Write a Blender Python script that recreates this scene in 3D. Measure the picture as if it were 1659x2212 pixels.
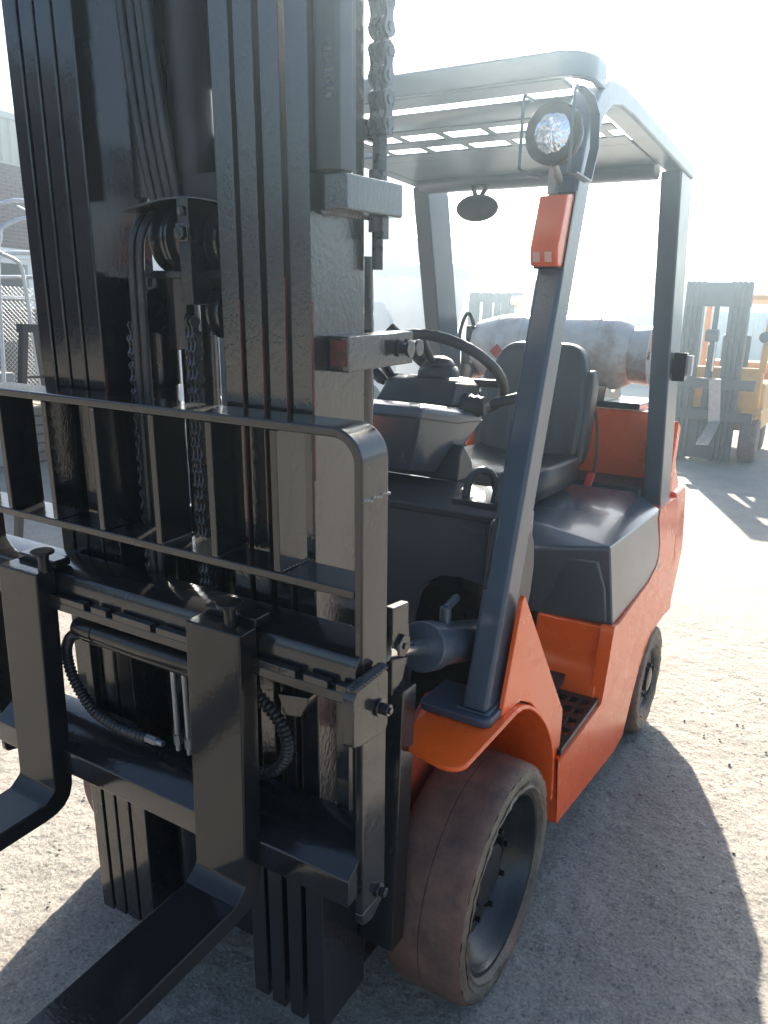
import bpy, bmesh, math, random
import numpy as np
from mathutils import Matrix, Vector

random.seed(7)
rng = np.random.default_rng(7)
scene = bpy.context.scene
COL = scene.collection
for _o in list(bpy.data.objects):
    bpy.data.objects.remove(_o)

# ------------------------------------------------------------------ camera
CAM_POS = Vector((1.14606, -1.66648, 1.69730))
CAM_R = ((0.856780, 0.514441, 0.035768), (-0.150761, 0.183549, 0.971381), (-0.493153, 0.837652, -0.234818))
cam_data = bpy.data.cameras.new("camera")
cam = bpy.data.objects.new("camera", cam_data)
COL.objects.link(cam)
r, u, f = [Vector(v) for v in CAM_R]
cam.matrix_world = Matrix(((r.x, u.x, -f.x, CAM_POS.x), (r.y, u.y, -f.y, CAM_POS.y), (r.z, u.z, -f.z, CAM_POS.z), (0, 0, 0, 1)))
cam_data.sensor_fit = 'VERTICAL'
cam_data.sensor_height = 36.0
cam_data.lens = 1668.86 / 2212.0 * 36.0
cam_data.clip_start = 0.05
cam_data.clip_end = 3000
scene.camera = cam

# ------------------------------------------------------------------ sky, sun, exposure
SUN_AZ = -20.5          # degrees from +Y towards +X
SUN_EL = 28.6
world = bpy.data.worlds.new("World")
scene.world = world
world.use_nodes = True
wt = world.node_tree
wt.nodes.clear()
sky = wt.nodes.new('ShaderNodeTexSky')
sky.sky_type = 'NISHITA'
sky.sun_disc = False
sky.sun_elevation = math.radians(SUN_EL)
sky.sun_rotation = math.radians(SUN_AZ)
sky.air_density = 1.0
sky.dust_density = 1.6
bg = wt.nodes.new('ShaderNodeBackground')
bg.inputs['Strength'].default_value = 0.065
wo = wt.nodes.new('ShaderNodeOutputWorld')
wt.links.new(sky.outputs[0], bg.inputs[0])
wt.links.new(bg.outputs[0], wo.inputs[0])

sun_data = bpy.data.lights.new("sun", 'SUN')
sun_data.energy = 5.0
sun_data.angle = math.radians(0.55)
sun_data.color = (1.0, 0.91, 0.76)
sun = bpy.data.objects.new("sun", sun_data)
COL.objects.link(sun)
_az, _el = math.radians(SUN_AZ), math.radians(SUN_EL)
sdir = Vector((math.sin(_az) * math.cos(_el), math.cos(_az) * math.cos(_el), math.sin(_el)))
sun.rotation_euler = sdir.to_track_quat('Z', 'Y').to_euler()
sun.location = sdir * 30

scene.view_settings.view_transform = 'Standard'
scene.view_settings.look = 'None'
scene.view_settings.exposure = 2.15
scene.view_settings.gamma = 1.0
scene.view_settings.use_curve_mapping = False

# ------------------------------------------------------------------ helpers
TAU = 0.0540973          # the mast leans forward by this angle
CT, ST = math.cos(TAU), math.sin(TAU)


def tilt(p):
    return (p[0], CT * p[1] - ST * p[2], ST * p[1] + CT * p[2])


class MB:
    def __init__(self):
        self.v, self.f = [], []

    def add(self, vs, fs):
        n = len(self.v)
        self.v += [tuple(map(float, p)) for p in vs]
        self.f += [tuple(n + i for i in q) for q in fs]
        return self

    def box(self, x0, x1, y0, y1, z0, z1):
        return self.add([(x0, y0, z0), (x1, y0, z0), (x1, y1, z0), (x0, y1, z0), (x0, y0, z1), (x1, y0, z1), (x1, y1, z1), (x0, y1, z1)],
                        [(0, 3, 2, 1), (4, 5, 6, 7), (0, 1, 5, 4), (1, 2, 6, 5), (2, 3, 7, 6), (3, 0, 4, 7)])

    def hexa(self, bottom, top):
        """bottom, top: four points each, same order"""
        return self.add(list(bottom) + list(top), [(3, 2, 1, 0), (4, 5, 6, 7), (0, 1, 5, 4), (1, 2, 6, 5), (2, 3, 7, 6), (3, 0, 4, 7)])

    def prism(self, axis, poly, a0, a1):
        """poly in the two other axes: x -> (y, z), y -> (x, z), z -> (x, y)"""
        def mk(q, a):
            return {'x': (a, q[0], q[1]), 'y': (q[0], a, q[1]), 'z': (q[0], q[1], a)}[axis]
        n = len(poly)
        vs = [mk(q, a0) for q in poly] + [mk(q, a1) for q in poly]
        fs = [tuple(range(n))[::-1], tuple(range(n, 2 * n))] + [(i, (i + 1) % n, n + (i + 1) % n, n + i) for i in range(n)]
        return self.add(vs, fs)

    def loft(self, rings, caps=True, closed=True):
        n = len(rings[0])
        vs = [p for rg in rings for p in rg]
        fs = []
        for k in range(len(rings) - 1):
            for i in range(n if closed else n - 1):
                j = (i + 1) % n
                fs.append((k * n + i, k * n + j, (k + 1) * n + j, (k + 1) * n + i))
        if caps:
            fs.append(tuple(range(n))[::-1])
            fs.append(tuple((len(rings) - 1) * n + i for i in range(n)))
        return self.add(vs, fs)

    def tube(self, pts, rad, n=10, rfun=None):
        pts = [Vector(p) for p in pts]
        rings = []
        up = None
        for i, p in enumerate(pts):
            d = (pts[min(i + 1, len(pts) - 1)] - pts[max(i - 1, 0)]).normalized()
            if up is None:
                up = Vector((0, 0, 1)) if abs(d.z) < 0.9 else Vector((1, 0, 0))
            a = (up - d * up.dot(d)).normalized()
            up = a
            b = d.cross(a)
            rr = rad if rfun is None else rad * rfun(i)
            rings.append([tuple(p + (a * math.cos(t) + b * math.sin(t)) * rr) for t in [2 * math.pi * k / n for k in range(n)]])
        return self.loft(rings)

    def cyl(self, p0, p1, r0, r1=None, n=20):
        r1 = r0 if r1 is None else r1
        p0, p1 = Vector(p0), Vector(p1)
        d = (p1 - p0).normalized()
        up = Vector((0, 0, 1)) if abs(d.z) < 0.9 else Vector((0, 1, 0))
        a = (up - d * up.dot(d)).normalized()
        b = d.cross(a)
        rings = [[tuple(p + (a * math.cos(t) + b * math.sin(t)) * rr) for t in [2 * math.pi * k / n for k in range(n)]] for p, rr in ((p0, r0), (p1, r1))]
        return self.loft(rings)

    def lathe(self, prof, org, axis='x', n=48):
        """prof: (offset along the axis, radius)"""
        rings = []
        for h, rr in prof:
            rg = []
            for k in range(n):
                t = 2 * math.pi * k / n
                c, s = rr * math.cos(t), rr * math.sin(t)
                q = {'x': (h, c, s), 'y': (c, h, s), 'z': (c, s, h)}[axis]
                rg.append((org[0] + q[0], org[1] + q[1], org[2] + q[2]))
            rings.append(rg)
        return self.loft(rings, caps=abs(prof[0][1]) > 1e-6 or True)

    def ball(self, c, rx, ry, rz, n=20, m=12):
        rings = []
        for k in range(1, m):
            t = math.pi * k / m
            rings.append([(c[0] + rx * math.sin(t) * math.cos(a), c[1] + ry * math.sin(t) * math.sin(a), c[2] - rz * math.cos(t)) for a in [2 * math.pi * i / n for i in range(n)]])
        return self.loft(rings)

    def mesh(self, name, mat, mast=False, smooth=38):
        vs = [tilt(p) for p in self.v] if mast else self.v
        me = bpy.data.meshes.new(name)
        me.from_pydata(vs, [], self.f)
        bm = bmesh.new()
        bm.from_mesh(me)
        bmesh.ops.recalc_face_normals(bm, faces=bm.faces)
        bm.to_mesh(me)
        bm.free()
        for mm in (mat if isinstance(mat, (list, tuple)) else [mat]):
            me.materials.append(mm)
        if smooth:
            me.polygons.foreach_set('use_smooth', [True] * len(me.polygons))
            me.set_sharp_from_angle(angle=math.radians(smooth))
        return me


def link(name, me, parent=None, loc=None, rot=None, bevel=0.0, seg=2):
    o = bpy.data.objects.new(name, me)
    COL.objects.link(o)
    if parent is not None:
        o.parent = parent
    if loc is not None:
        o.location = loc
    if rot is not None:
        o.rotation_euler = rot
    if bevel > 0:
        b = o.modifiers.new('bevel', 'BEVEL')
        b.width = bevel
        b.segments = seg
        b.limit_method = 'ANGLE'
        b.angle_limit = math.radians(40)
        b.harden_normals = True
    return o


def part(name, mb, mat, parent=None, mast=False, bevel=0.002, seg=2, smooth=38):
    return link(name, mb.mesh(name, mat, mast, smooth), parent, bevel=bevel, seg=seg)


def tag(o, label=None, cat=None, group=None, kind=None):
    if label:
        o['label'] = label
    if cat:
        o['category'] = cat
    if group:
        o['group'] = group
    if kind:
        o['kind'] = kind
    return o


def thing(name, label, cat, loc=(0, 0, 0), group=None):
    o = bpy.data.objects.new(name, None)
    o.empty_display_size = 0.2
    COL.objects.link(o)
    o.location = loc
    return tag(o, label, cat, group)


def copy_obj(src, parent, loc, rot=None):
    c = src.copy()
    COL.objects.link(c)
    c.parent = parent
    c.location = loc
    if rot is not None:
        c.rotation_euler = rot
    return c


def arc(c, r, a0, a1, n):
    return [(c[0] + r * math.cos(math.radians(a0 + (a1 - a0) * i / n)), c[1] + r * math.sin(math.radians(a0 + (a1 - a0) * i / n))) for i in range(n + 1)]


def smooth_path(pts, n=8):
    """Catmull-Rom through the points"""
    P = [Vector(p) for p in pts]
    P = [P[0] * 2 - P[1]] + P + [P[-1] * 2 - P[-2]]
    out = []
    for i in range(1, len(P) - 2):
        for k in range(n):
            t = k / n
            a, b, c, d = P[i - 1], P[i], P[i + 1], P[i + 2]
            out.append(0.5 * ((2 * b) + (c - a) * t + (2 * a - 5 * b + 4 * c - d) * t * t + (3 * b - a - 3 * c + d) * t ** 3))
    out.append(P[-2])
    return [tuple(q) for q in out]


# ------------------------------------------------------------------ materials
def nodes_of(name):
    m = bpy.data.materials.new(name)
    m.use_nodes = True
    nt = m.node_tree
    return m, nt, nt.nodes['Principled BSDF'], nt.nodes['Material Output']


def N(nt, t, **kw):
    n = nt.nodes.new(t)
    for k, v in kw.items():
        if k in n.inputs:
            n.inputs[k].default_value = v
        else:
            setattr(n, k, v)
    return n


def coords(nt, scale=(1, 1, 1)):
    tc = N(nt, 'ShaderNodeTexCoord')
    mp = N(nt, 'ShaderNodeMapping')
    mp.inputs['Scale'].default_value = scale
    nt.links.new(tc.outputs['Object'], mp.inputs['Vector'])
    return mp.outputs['Vector']


def ramp(nt, src, a, b, ca, cb):
    rp = N(nt, 'ShaderNodeValToRGB')
    rp.color_ramp.elements[0].position = a
    rp.color_ramp.elements[1].position = b
    rp.color_ramp.elements[0].color = (*ca, 1) if len(ca) == 3 else ca
    rp.color_ramp.elements[1].color = (*cb, 1) if len(cb) == 3 else cb
    nt.links.new(src, rp.inputs[0])
    return rp.outputs[0]


def mix(nt, fac, a, b):
    m = N(nt, 'ShaderNodeMix', data_type='RGBA')
    if isinstance(fac, (int, float)):
        m.inputs[0].default_value = fac
    else:
        nt.links.new(fac, m.inputs[0])
    for s, i in ((a, 6), (b, 7)):
        if isinstance(s, tuple):
            m.inputs[i].default_value = (*s, 1) if len(s) == 3 else s
        else:
            nt.links.new(s, m.inputs[i])
    return m.outputs[2]


def surface(name, col, rough=0.5, var=0.25, vscale=6.0, bump=0.0, bscale=60.0, stretch=(1, 1, 1), metallic=0.0, coat=0.0,
            dirt=None, dirt_amt=0.0, dirt_scale=4.0, rvar=0.15, spec=0.5, bdist=0.002, bump2=0.0, b2scale=400.0):
    m, nt, bsdf, out = nodes_of(name)
    v = coords(nt, stretch)
    n1 = N(nt, 'ShaderNodeTexNoise', Scale=vscale, Detail=5.0, Roughness=0.6)
    nt.links.new(v, n1.inputs['Vector'])
    c = ramp(nt, n1.outputs['Fac'], 0.3, 0.72, tuple(x * (1 - var) for x in col), tuple(min(1, x * (1 + var)) for x in col))
    if dirt is not None and dirt_amt > 0:
        n2 = N(nt, 'ShaderNodeTexNoise', Scale=dirt_scale, Detail=8.0, Roughness=0.7)
        nt.links.new(v, n2.inputs['Vector'])
        fac = ramp(nt, n2.outputs['Fac'], 0.5, 0.75, (0, 0, 0), (dirt_amt,) * 3)
        c = mix(nt, fac, c, dirt)
    nt.links.new(c, bsdf.inputs['Base Color'])
    n3 = N(nt, 'ShaderNodeTexNoise', Scale=vscale * 2.3, Detail=4.0)
    nt.links.new(v, n3.inputs['Vector'])
    rr = N(nt, 'ShaderNodeMapRange')
    rr.inputs[3].default_value = max(0.02, rough - rvar * rough)
    rr.inputs[4].default_value = min(1.0, rough + rvar * rough)
    nt.links.new(n3.outputs['Fac'], rr.inputs[0])
    nt.links.new(rr.outputs[0], bsdf.inputs['Roughness'])
    bsdf.inputs['Metallic'].default_value = metallic
    bsdf.inputs['Specular IOR Level'].default_value = spec
    bsdf.inputs['Coat Weight'].default_value = coat
    bsdf.inputs['Coat Roughness'].default_value = 0.07
    if bump > 0:
        n4 = N(nt, 'ShaderNodeTexNoise', Scale=bscale, Detail=4.0, Roughness=0.55)
        nt.links.new(v, n4.inputs['Vector'])
        bp = N(nt, 'ShaderNodeBump', Strength=bump, Distance=bdist)
        nt.links.new(n4.outputs['Fac'], bp.inputs['Height'])
        last = bp
        if bump2 > 0:
            n5 = N(nt, 'ShaderNodeTexNoise', Scale=b2scale, Detail=3.0)
            nt.links.new(v, n5.inputs['Vector'])
            b2 = N(nt, 'ShaderNodeBump', Strength=bump2, Distance=bdist * 0.5)
            nt.links.new(n5.outputs['Fac'], b2.inputs['Height'])
            nt.links.new(bp.outputs[0], b2.inputs['Normal'])
            last = b2
        nt.links.new(last.outputs[0], bsdf.inputs['Normal'])
        if coat > 0:
            nt.links.new(last.outputs[0], bsdf.inputs['Coat Normal'])
    return m


M = {}
M['black'] = surface('black_gloss_paint', (0.010, 0.010, 0.011), 0.40, 0.3, 5, 0.16, 80, (1, 1, 0.55), coat=0.95, spec=0.08, bump2=0.12, b2scale=300)
M['black_rough'] = surface('brushed_black_paint', (0.011, 0.011, 0.012), 0.38, 0.3, 5, 0.34, 110, (1, 1, 0.6), coat=1.0, spec=0.10, bump2=0.14, b2scale=300, bdist=0.003)
M['black_rough'].node_tree.nodes['Principled BSDF'].inputs['Coat IOR'].default_value = 1.72
M['black'].node_tree.nodes['Principled BSDF'].inputs['Coat IOR'].default_value = 1.58
M['black_smooth'] = surface('smooth_black_paint', (0.011, 0.011, 0.012), 0.42, 0.25, 4, 0.10, 120, coat=0.75, spec=0.07, dirt=(0.03, 0.024, 0.018), dirt_amt=0.2, dirt_scale=5)
M['black_chain'] = surface('oily_black_steel', (0.05, 0.05, 0.055), 0.28, 0.4, 30, 0.3, 200, metallic=0.3)
M['rubber'] = surface('black_rubber', (0.014, 0.014, 0.015), 0.5, 0.3, 20, 0.2, 200)
M['hose'] = surface('painted_hose', (0.016, 0.017, 0.02), 0.35, 0.3, 20, 0.3, 150, dirt=(0.1, 0.085, 0.06), dirt_amt=0.35, dirt_scale=14)
M['guard'] = surface('dark_grey_paint', (0.058, 0.074, 0.096), 0.3, 0.15, 4, 0.3, 90, bump2=0.1, coat=0.15)
M['plastic'] = surface('charcoal_plastic', (0.030, 0.032, 0.036), 0.40, 0.12, 8, 0.25, 500, bdist=0.0006)
M['plastic_gloss'] = surface('charcoal_hood', (0.070, 0.078, 0.092), 0.26, 0.1, 3, 0.02, 40, coat=0.25)
M['seat'] = surface('black_vinyl', (0.018, 0.018, 0.02), 0.36, 0.2, 10, 0.25, 350, bdist=0.001, coat=0.05)
M['orange'] = surface('orange_paint', (0.86, 0.105, 0.005), 0.27, 0.05, 3, 0.012, 40, coat=0.15)
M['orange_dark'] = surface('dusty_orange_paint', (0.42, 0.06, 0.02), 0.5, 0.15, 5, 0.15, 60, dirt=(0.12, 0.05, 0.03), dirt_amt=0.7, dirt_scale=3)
M['red_edge'] = surface('worn_red_primer', (0.10, 0.016, 0.012), 0.55, 0.5, 40, 0.2, 200, dirt=(0.02, 0.015, 0.012), dirt_amt=0.8, dirt_scale=18)
M['chrome'] = surface('chromed_rod', (0.75, 0.73, 0.70), 0.12, 0.05, 10, 0.0, metallic=1.0)
M['steel'] = surface('dull_steel', (0.32, 0.32, 0.32), 0.4, 0.2, 20, 0.1, 200, metallic=0.8)
M['galv'] = surface('galvanised_tube', (0.46, 0.48, 0.50), 0.42, 0.15, 15, 0.1, 120, metallic=0.45)
M['tread'] = None
M['rim'] = surface('black_rim_paint', (0.010, 0.011, 0.012), 0.3, 0.3, 12, 0.3, 90, dirt=(0.05, 0.042, 0.035), dirt_amt=0.3, dirt_scale=6)
M['lens'] = surface('lamp_reflector', (0.88, 0.89, 0.92), 0.12, 0.05, 60, 0.3, 90, metallic=0.8, bdist=0.002)
M['bottle'] = surface('scuffed_grey_paint', (0.66, 0.63, 0.58), 0.45, 0.15, 9, 0.2, 80, dirt=(0.24, 0.10, 0.05), dirt_amt=1.0, dirt_scale=3.6)
M['red_label'] = surface('red_label', (0.55, 0.05, 0.04), 0.5, 0.1)
M['white_label'] = surface('white_label', (0.75, 0.74, 0.72), 0.5, 0.06)
M['red_plastic'] = surface('red_plastic', (0.5, 0.03, 0.02), 0.35, 0.1)
M['yellow'] = surface('yellow_paint', (0.75, 0.34, 0.02), 0.4, 0.15, 5, 0.1, 60, dirt=(0.2, 0.12, 0.05), dirt_amt=0.4)
M['grey_steel'] = surface('dark_grey_steel', (0.030, 0.032, 0.036), 0.4, 0.15, 3, 0.03, 40)
M['brick'] = surface('dark_red_brick', (0.125, 0.050, 0.040), 0.85, 0.35, 2.5, 0.5, 120, bdist=0.004)
M['brick_cream'] = surface('cream_brick', (0.52, 0.46, 0.32), 0.85, 0.12, 5, 0.4, 90, bdist=0.004)
M['mortar'] = surface('mortar', (0.36, 0.33, 0.31), 0.9, 0.12, 10, 0.3, 150)
M['clad'] = surface('cream_cladding', (0.50, 0.47, 0.38), 0.5, 0.06, 3, 0.05, 30)
M['white'] = surface('white_paint', (0.78, 0.78, 0.77), 0.5, 0.05, 4)
M['dark_in'] = surface('dark_interior', (0.03, 0.03, 0.032), 0.7, 0.4, 3)
M['blueclad'] = surface('pale_blue_cladding', (0.33, 0.42, 0.50), 0.5, 0.08, 2)
M['blueband'] = surface('slate_blue_cladding', (0.12, 0.16, 0.20), 0.6, 0.1, 2)
M['container'] = surface('pale_grey_steel', (0.36, 0.38, 0.40), 0.5, 0.12, 3)
M['timber'] = surface('weathered_timber', (0.22, 0.18, 0.14), 0.85, 0.35, 4, 0.5, 40, (0.3, 0.3, 3), bdist=0.004)
M['concrete'] = surface('concrete_block', (0.38, 0.37, 0.35), 0.85, 0.15, 6, 0.4, 60)
M['leaf'] = surface('olive_leaf', (0.075, 0.10, 0.04), 0.55, 0.45, 1.5)
M['bark'] = surface('bark', (0.09, 0.07, 0.055), 0.9, 0.3, 8, 0.5, 40)


def amber_mat(name, col, trans=0.35):
    m, nt, b, out = nodes_of(name)
    b.inputs['Base Color'].default_value = (*col, 1)
    b.inputs['Roughness'].default_value = 0.22
    b.inputs['Transmission Weight'].default_value = 0.0
    b.inputs['Subsurface Weight'].default_value = 0.6
    b.inputs['Subsurface Radius'].default_value = (0.03, 0.012, 0.004)
    b.inputs['Subsurface Scale'].default_value = 0.6
    v = coords(nt, (1, 1, 1))
    w = N(nt, 'ShaderNodeTexWave', Scale=55.0, bands_direction='Z')
    nt.links.new(v, w.inputs['Vector'])
    bp = N(nt, 'ShaderNodeBump', Strength=0.1, Distance=0.001)
    nt.links.new(w.outputs['Fac'], bp.inputs['Height'])
    nt.links.new(bp.outputs[0], b.inputs['Normal'])
    return m


M['amber'] = amber_mat('orange_lens', (0.75, 0.13, 0.04))
M['beacon'] = amber_mat('yellow_lens', (0.85, 0.38, 0.02))
M['signal_lens'] = surface('faded_orange_lens', (0.72, 0.40, 0.30), 0.2, 0.1, 60, 0.3, 90)
M['clear_lens'] = surface('clear_lens', (0.72, 0.68, 0.64), 0.2, 0.08, 30, 0.4, 90)


def glass_mat():
    m, nt, b, out = nodes_of('lamp_glass')
    b.inputs['Base Color'].default_value = (1, 1, 1, 1)
    b.inputs['Roughness'].default_value = 0.02
    b.inputs['Transmission Weight'].default_value = 1.0
    b.inputs['IOR'].default_value = 1.45
    v = coords(nt)
    w = N(nt, 'ShaderNodeTexVoronoi', Scale=70.0)
    nt.links.new(v, w.inputs['Vector'])
    bp = N(nt, 'ShaderNodeBump', Strength=0.15, Distance=0.003)
    nt.links.new(w.outputs['Distance'], bp.inputs['Height'])
    nt.links.new(bp.outputs[0], b.inputs['Normal'])
    return m


M['glass'] = glass_mat()


def fabric_mat():
    m, nt, b, out = nodes_of('white_tent_fabric')
    v = coords(nt)
    n1 = N(nt, 'ShaderNodeTexNoise', Scale=1.2, Detail=4.0)
    nt.links.new(v, n1.inputs['Vector'])
    c = ramp(nt, n1.outputs['Fac'], 0.3, 0.7, (0.72, 0.73, 0.74), (0.82, 0.82, 0.82))
    nt.links.new(c, b.inputs['Base Color'])
    b.inputs['Roughness'].default_value = 0.6
    tr = N(nt, 'ShaderNodeBsdfTranslucent')
    nt.links.new(c, tr.inputs['Color'])
    mx = N(nt, 'ShaderNodeMixShader')
    mx.inputs[0].default_value = 0.45
    nt.links.new(b.outputs[0], mx.inputs[1])
    nt.links.new(tr.outputs[0], mx.inputs[2])
    nt.links.new(mx.outputs[0], out.inputs['Surface'])
    n2 = N(nt, 'ShaderNodeTexNoise', Scale=3.0, Detail=3.0)
    nt.links.new(v, n2.inputs['Vector'])
    bp = N(nt, 'ShaderNodeBump', Strength=0.6, Distance=0.05)
    nt.links.new(n2.outputs['Fac'], bp.inputs['Height'])
    nt.links.new(bp.outputs[0], b.inputs['Normal'])
    return m


M['fabric'] = fabric_mat()


def tyre_mat(name, dusty):
    m, nt, b, out = nodes_of(name)
    v = coords(nt)
    n1 = N(nt, 'ShaderNodeTexNoise', Scale=9.0, Detail=8.0, Roughness=0.7)
    nt.links.new(v, n1.inputs['Vector'])
    c = ramp(nt, n1.outputs['Fac'], 0.27, 0.62, (0.028, 0.022, 0.020), dusty)
    n2 = N(nt, 'ShaderNodeTexNoise', Scale=2.6, Detail=3.0)
    nt.links.new(v, n2.inputs['Vector'])
    c = mix(nt, ramp(nt, n2.outputs['Fac'], 0.45, 0.68, (0, 0, 0), (0.55,) * 3), c, (dusty[0] * 1.1, dusty[1] * 0.62, dusty[2] * 0.55))
    vo = N(nt, 'ShaderNodeTexNoise', Scale=140.0, Detail=2.0)
    nt.links.new(v, vo.inputs['Vector'])
    c = mix(nt, ramp(nt, vo.outputs['Fac'], 0.66, 0.74, (0, 0, 0), (0.5,) * 3), c, (0.10, 0.095, 0.09))
    nt.links.new(c, b.inputs['Base Color'])
    b.inputs['Roughness'].default_value = 0.62
    n4 = N(nt, 'ShaderNodeTexNoise', Scale=75.0, Detail=6.0, Roughness=0.7)
    nt.links.new(v, n4.inputs['Vector'])
    bp = N(nt, 'ShaderNodeBump', Strength=0.9, Distance=0.006)
    nt.links.new(n4.outputs['Fac'], bp.inputs['Height'])
    nt.links.new(bp.outputs[0], b.inputs['Normal'])
    return m


M['tread'] = tyre_mat('worn_tread', (0.20, 0.110, 0.076))
M['sidewall'] = tyre_mat('sidewall_dust_reflection', (0.20, 0.170, 0.125))  # beige dust, brightened in colour to imitate light reflected off the ground
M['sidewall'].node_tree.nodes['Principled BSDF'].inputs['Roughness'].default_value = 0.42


def ground_mat():
    m, nt, b, out = nodes_of('rough_gravelly_concrete')
    v = coords(nt)
    big = N(nt, 'ShaderNodeTexNoise', Scale=0.45, Detail=4.0)
    mid = N(nt, 'ShaderNodeTexNoise', Scale=3.2, Detail=6.0, Roughness=0.65)
    fine = N(nt, 'ShaderNodeTexNoise', Scale=105.0, Detail=6.0, Roughness=0.75)
    speck = N(nt, 'ShaderNodeTexVoronoi', Scale=120.0)
    stone = N(nt, 'ShaderNodeTexVoronoi', Scale=46.0)
    stone.inputs['Randomness'].default_value = 1.0
    warp = N(nt, 'ShaderNodeTexNoise', Scale=30.0, Detail=3.0)
    nt.links.new(v, warp.inputs['Vector'])
    wm = N(nt, 'ShaderNodeVectorMath', operation='MULTIPLY_ADD')
    wm.inputs[1].default_value = (.018, .018, .018)
    nt.links.new(warp.outputs['Color'], wm.inputs[0])
    nt.links.new(v, wm.inputs[2])
    for n in (big, mid, fine):
        nt.links.new(v, n.inputs['Vector'])
    for n in (speck, stone):
        nt.links.new(wm.outputs[0], n.inputs['Vector'])
    c = ramp(nt, mid.outputs['Fac'], 0.3, 0.7, (0.235, 0.214, 0.190), (0.345, 0.318, 0.280))
    c = mix(nt, ramp(nt, big.outputs['Fac'], 0.48, 0.70, (0, 0, 0), (0.40,) * 3), c, (0.185, 0.168, 0.152))
    c = mix(nt, ramp(nt, fine.outputs['Fac'], 0.50, 0.66, (0, 0, 0), (0.7,) * 3), c, (0.46, 0.42, 0.365))
    c = mix(nt, ramp(nt, fine.outputs['Fac'], 0.36, 0.47, (0.7,) * 3, (0, 0, 0)), c, (0.115, 0.105, 0.096))
    c = mix(nt, ramp(nt, speck.outputs['Color'], 0.80, 0.92, (0, 0, 0), (0.55,) * 3), c, (0.44, 0.42, 0.39))
    c = mix(nt, ramp(nt, speck.outputs['Color'], 0.10, 0.2, (0.5,) * 3, (0, 0, 0)), c, (0.07, 0.065, 0.062))
    nt.links.new(c, b.inputs['Base Color'])
    b.inputs['Roughness'].default_value = 0.85
    b.inputs['Specular IOR Level'].default_value = 0.35
    inv = N(nt, 'ShaderNodeMapRange')
    inv.inputs[1].default_value = 0.0
    inv.inputs[2].default_value = 0.6
    inv.inputs[3].default_value = 1.0
    inv.inputs[4].default_value = 0.0
    nt.links.new(stone.outputs['Distance'], inv.inputs[0])
    gate = N(nt, 'ShaderNodeMath', operation='MULTIPLY')
    sel = ramp(nt, stone.outputs['Color'], 0.35, 0.75, (0.15,) * 3, (1,) * 3)
    nt.links.new(inv.outputs[0], gate.inputs[0])
    nt.links.new(sel, gate.inputs[1])
    b1 = N(nt, 'ShaderNodeBump', Strength=0.6, Distance=0.007)
    nt.links.new(gate.outputs[0], b1.inputs['Height'])
    b2 = N(nt, 'ShaderNodeBump', Strength=0.75, Distance=0.010)
    nt.links.new(fine.outputs['Fac'], b2.inputs['Height'])
    nt.links.new(b1.outputs[0], b2.inputs['Normal'])
    nt.links.new(b2.outputs[0], b.inputs['Normal'])
    return m


M['ground'] = ground_mat()


# ------------------------------------------------------------------ ground
def value_noise(X, Y, cell, seed):
    g = np.random.default_rng(seed).random((256, 256))
    x, y = X / cell, Y / cell
    xi, yi = np.floor(x).astype(int), np.floor(y).astype(int)
    fx, fy = x - xi, y - yi
    fx, fy = fx * fx * (3 - 2 * fx), fy * fy * (3 - 2 * fy)
    a, b = g[xi % 256, yi % 256], g[(xi + 1) % 256, yi % 256]
    c, d = g[xi % 256, (yi + 1) % 256], g[(xi + 1) % 256, (yi + 1) % 256]
    return (a * (1 - fx) + b * fx) * (1 - fy) + (c * (1 - fx) + d * fx) * fy - 0.5


def graded(lo, hi, step, far, growth=1.13):
    xs = list(np.arange(lo, hi, step))
    s = step
    x = xs[-1]
    right = []
    while x < far:
        s *= growth
        x += s
        right.append(x)
    s, x, left = step, lo, []
    while x > -far:
        s *= growth
        x -= s
        left.append(x)
    return np.array(left[::-1] + xs + right)


def make_ground():
    xs = graded(-1.7, 2.0, 0.010, 380)
    ys = graded(-1.0, 3.2, 0.011, 380)
    X, Y = np.meshgrid(xs, ys, indexing='ij')
    dx = np.gradient(xs)[:, None] + 0 * X
    dy = np.gradient(ys)[None, :] + 0 * Y
    st = np.maximum(dx, dy)
    Z = np.zeros_like(X)
    for cell, amp, sd in ((0.9, 0.010, 1), (0.16, 0.004, 2), (0.06, 0.004, 3), (0.024, 0.0055, 4)):
        Z += value_noise(X + 40, Y + 40, cell, sd) * amp * np.clip(2.2 - st / cell * 2.0, 0, 1)
    pit = np.clip(value_noise(X + 11, Y + 23, 0.05, 9) - 0.22, 0, 1)
    Z -= pit * 0.010 * np.clip(2.2 - st / 0.05 * 2.0, 0, 1)
    Z -= 0.004
    nx, ny = X.shape
    vs = np.stack([X, Y, Z], -1).reshape(-1, 3)
    idx = np.arange(nx * ny).reshape(nx, ny)
    fs = np.stack([idx[:-1, :-1], idx[1:, :-1], idx[1:, 1:], idx[:-1, 1:]], -1).reshape(-1, 4)
    me = bpy.data.meshes.new('ground')
    me.vertices.add(len(vs))
    me.vertices.foreach_set('co', vs.ravel())
    me.loops.add(fs.size)
    me.loops.foreach_set('vertex_index', fs.ravel())
    me.polygons.add(len(fs))
    me.polygons.foreach_set('loop_start', np.arange(0, fs.size, 4))
    me.polygons.foreach_set('loop_total', np.full(len(fs), 4))
    me.update(calc_edges=True)
    me.polygons.foreach_set('use_smooth', np.ones(len(fs), bool))
    me.materials.append(M['ground'])
    tag(link('ground', me), kind='structure')


make_ground()


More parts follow.
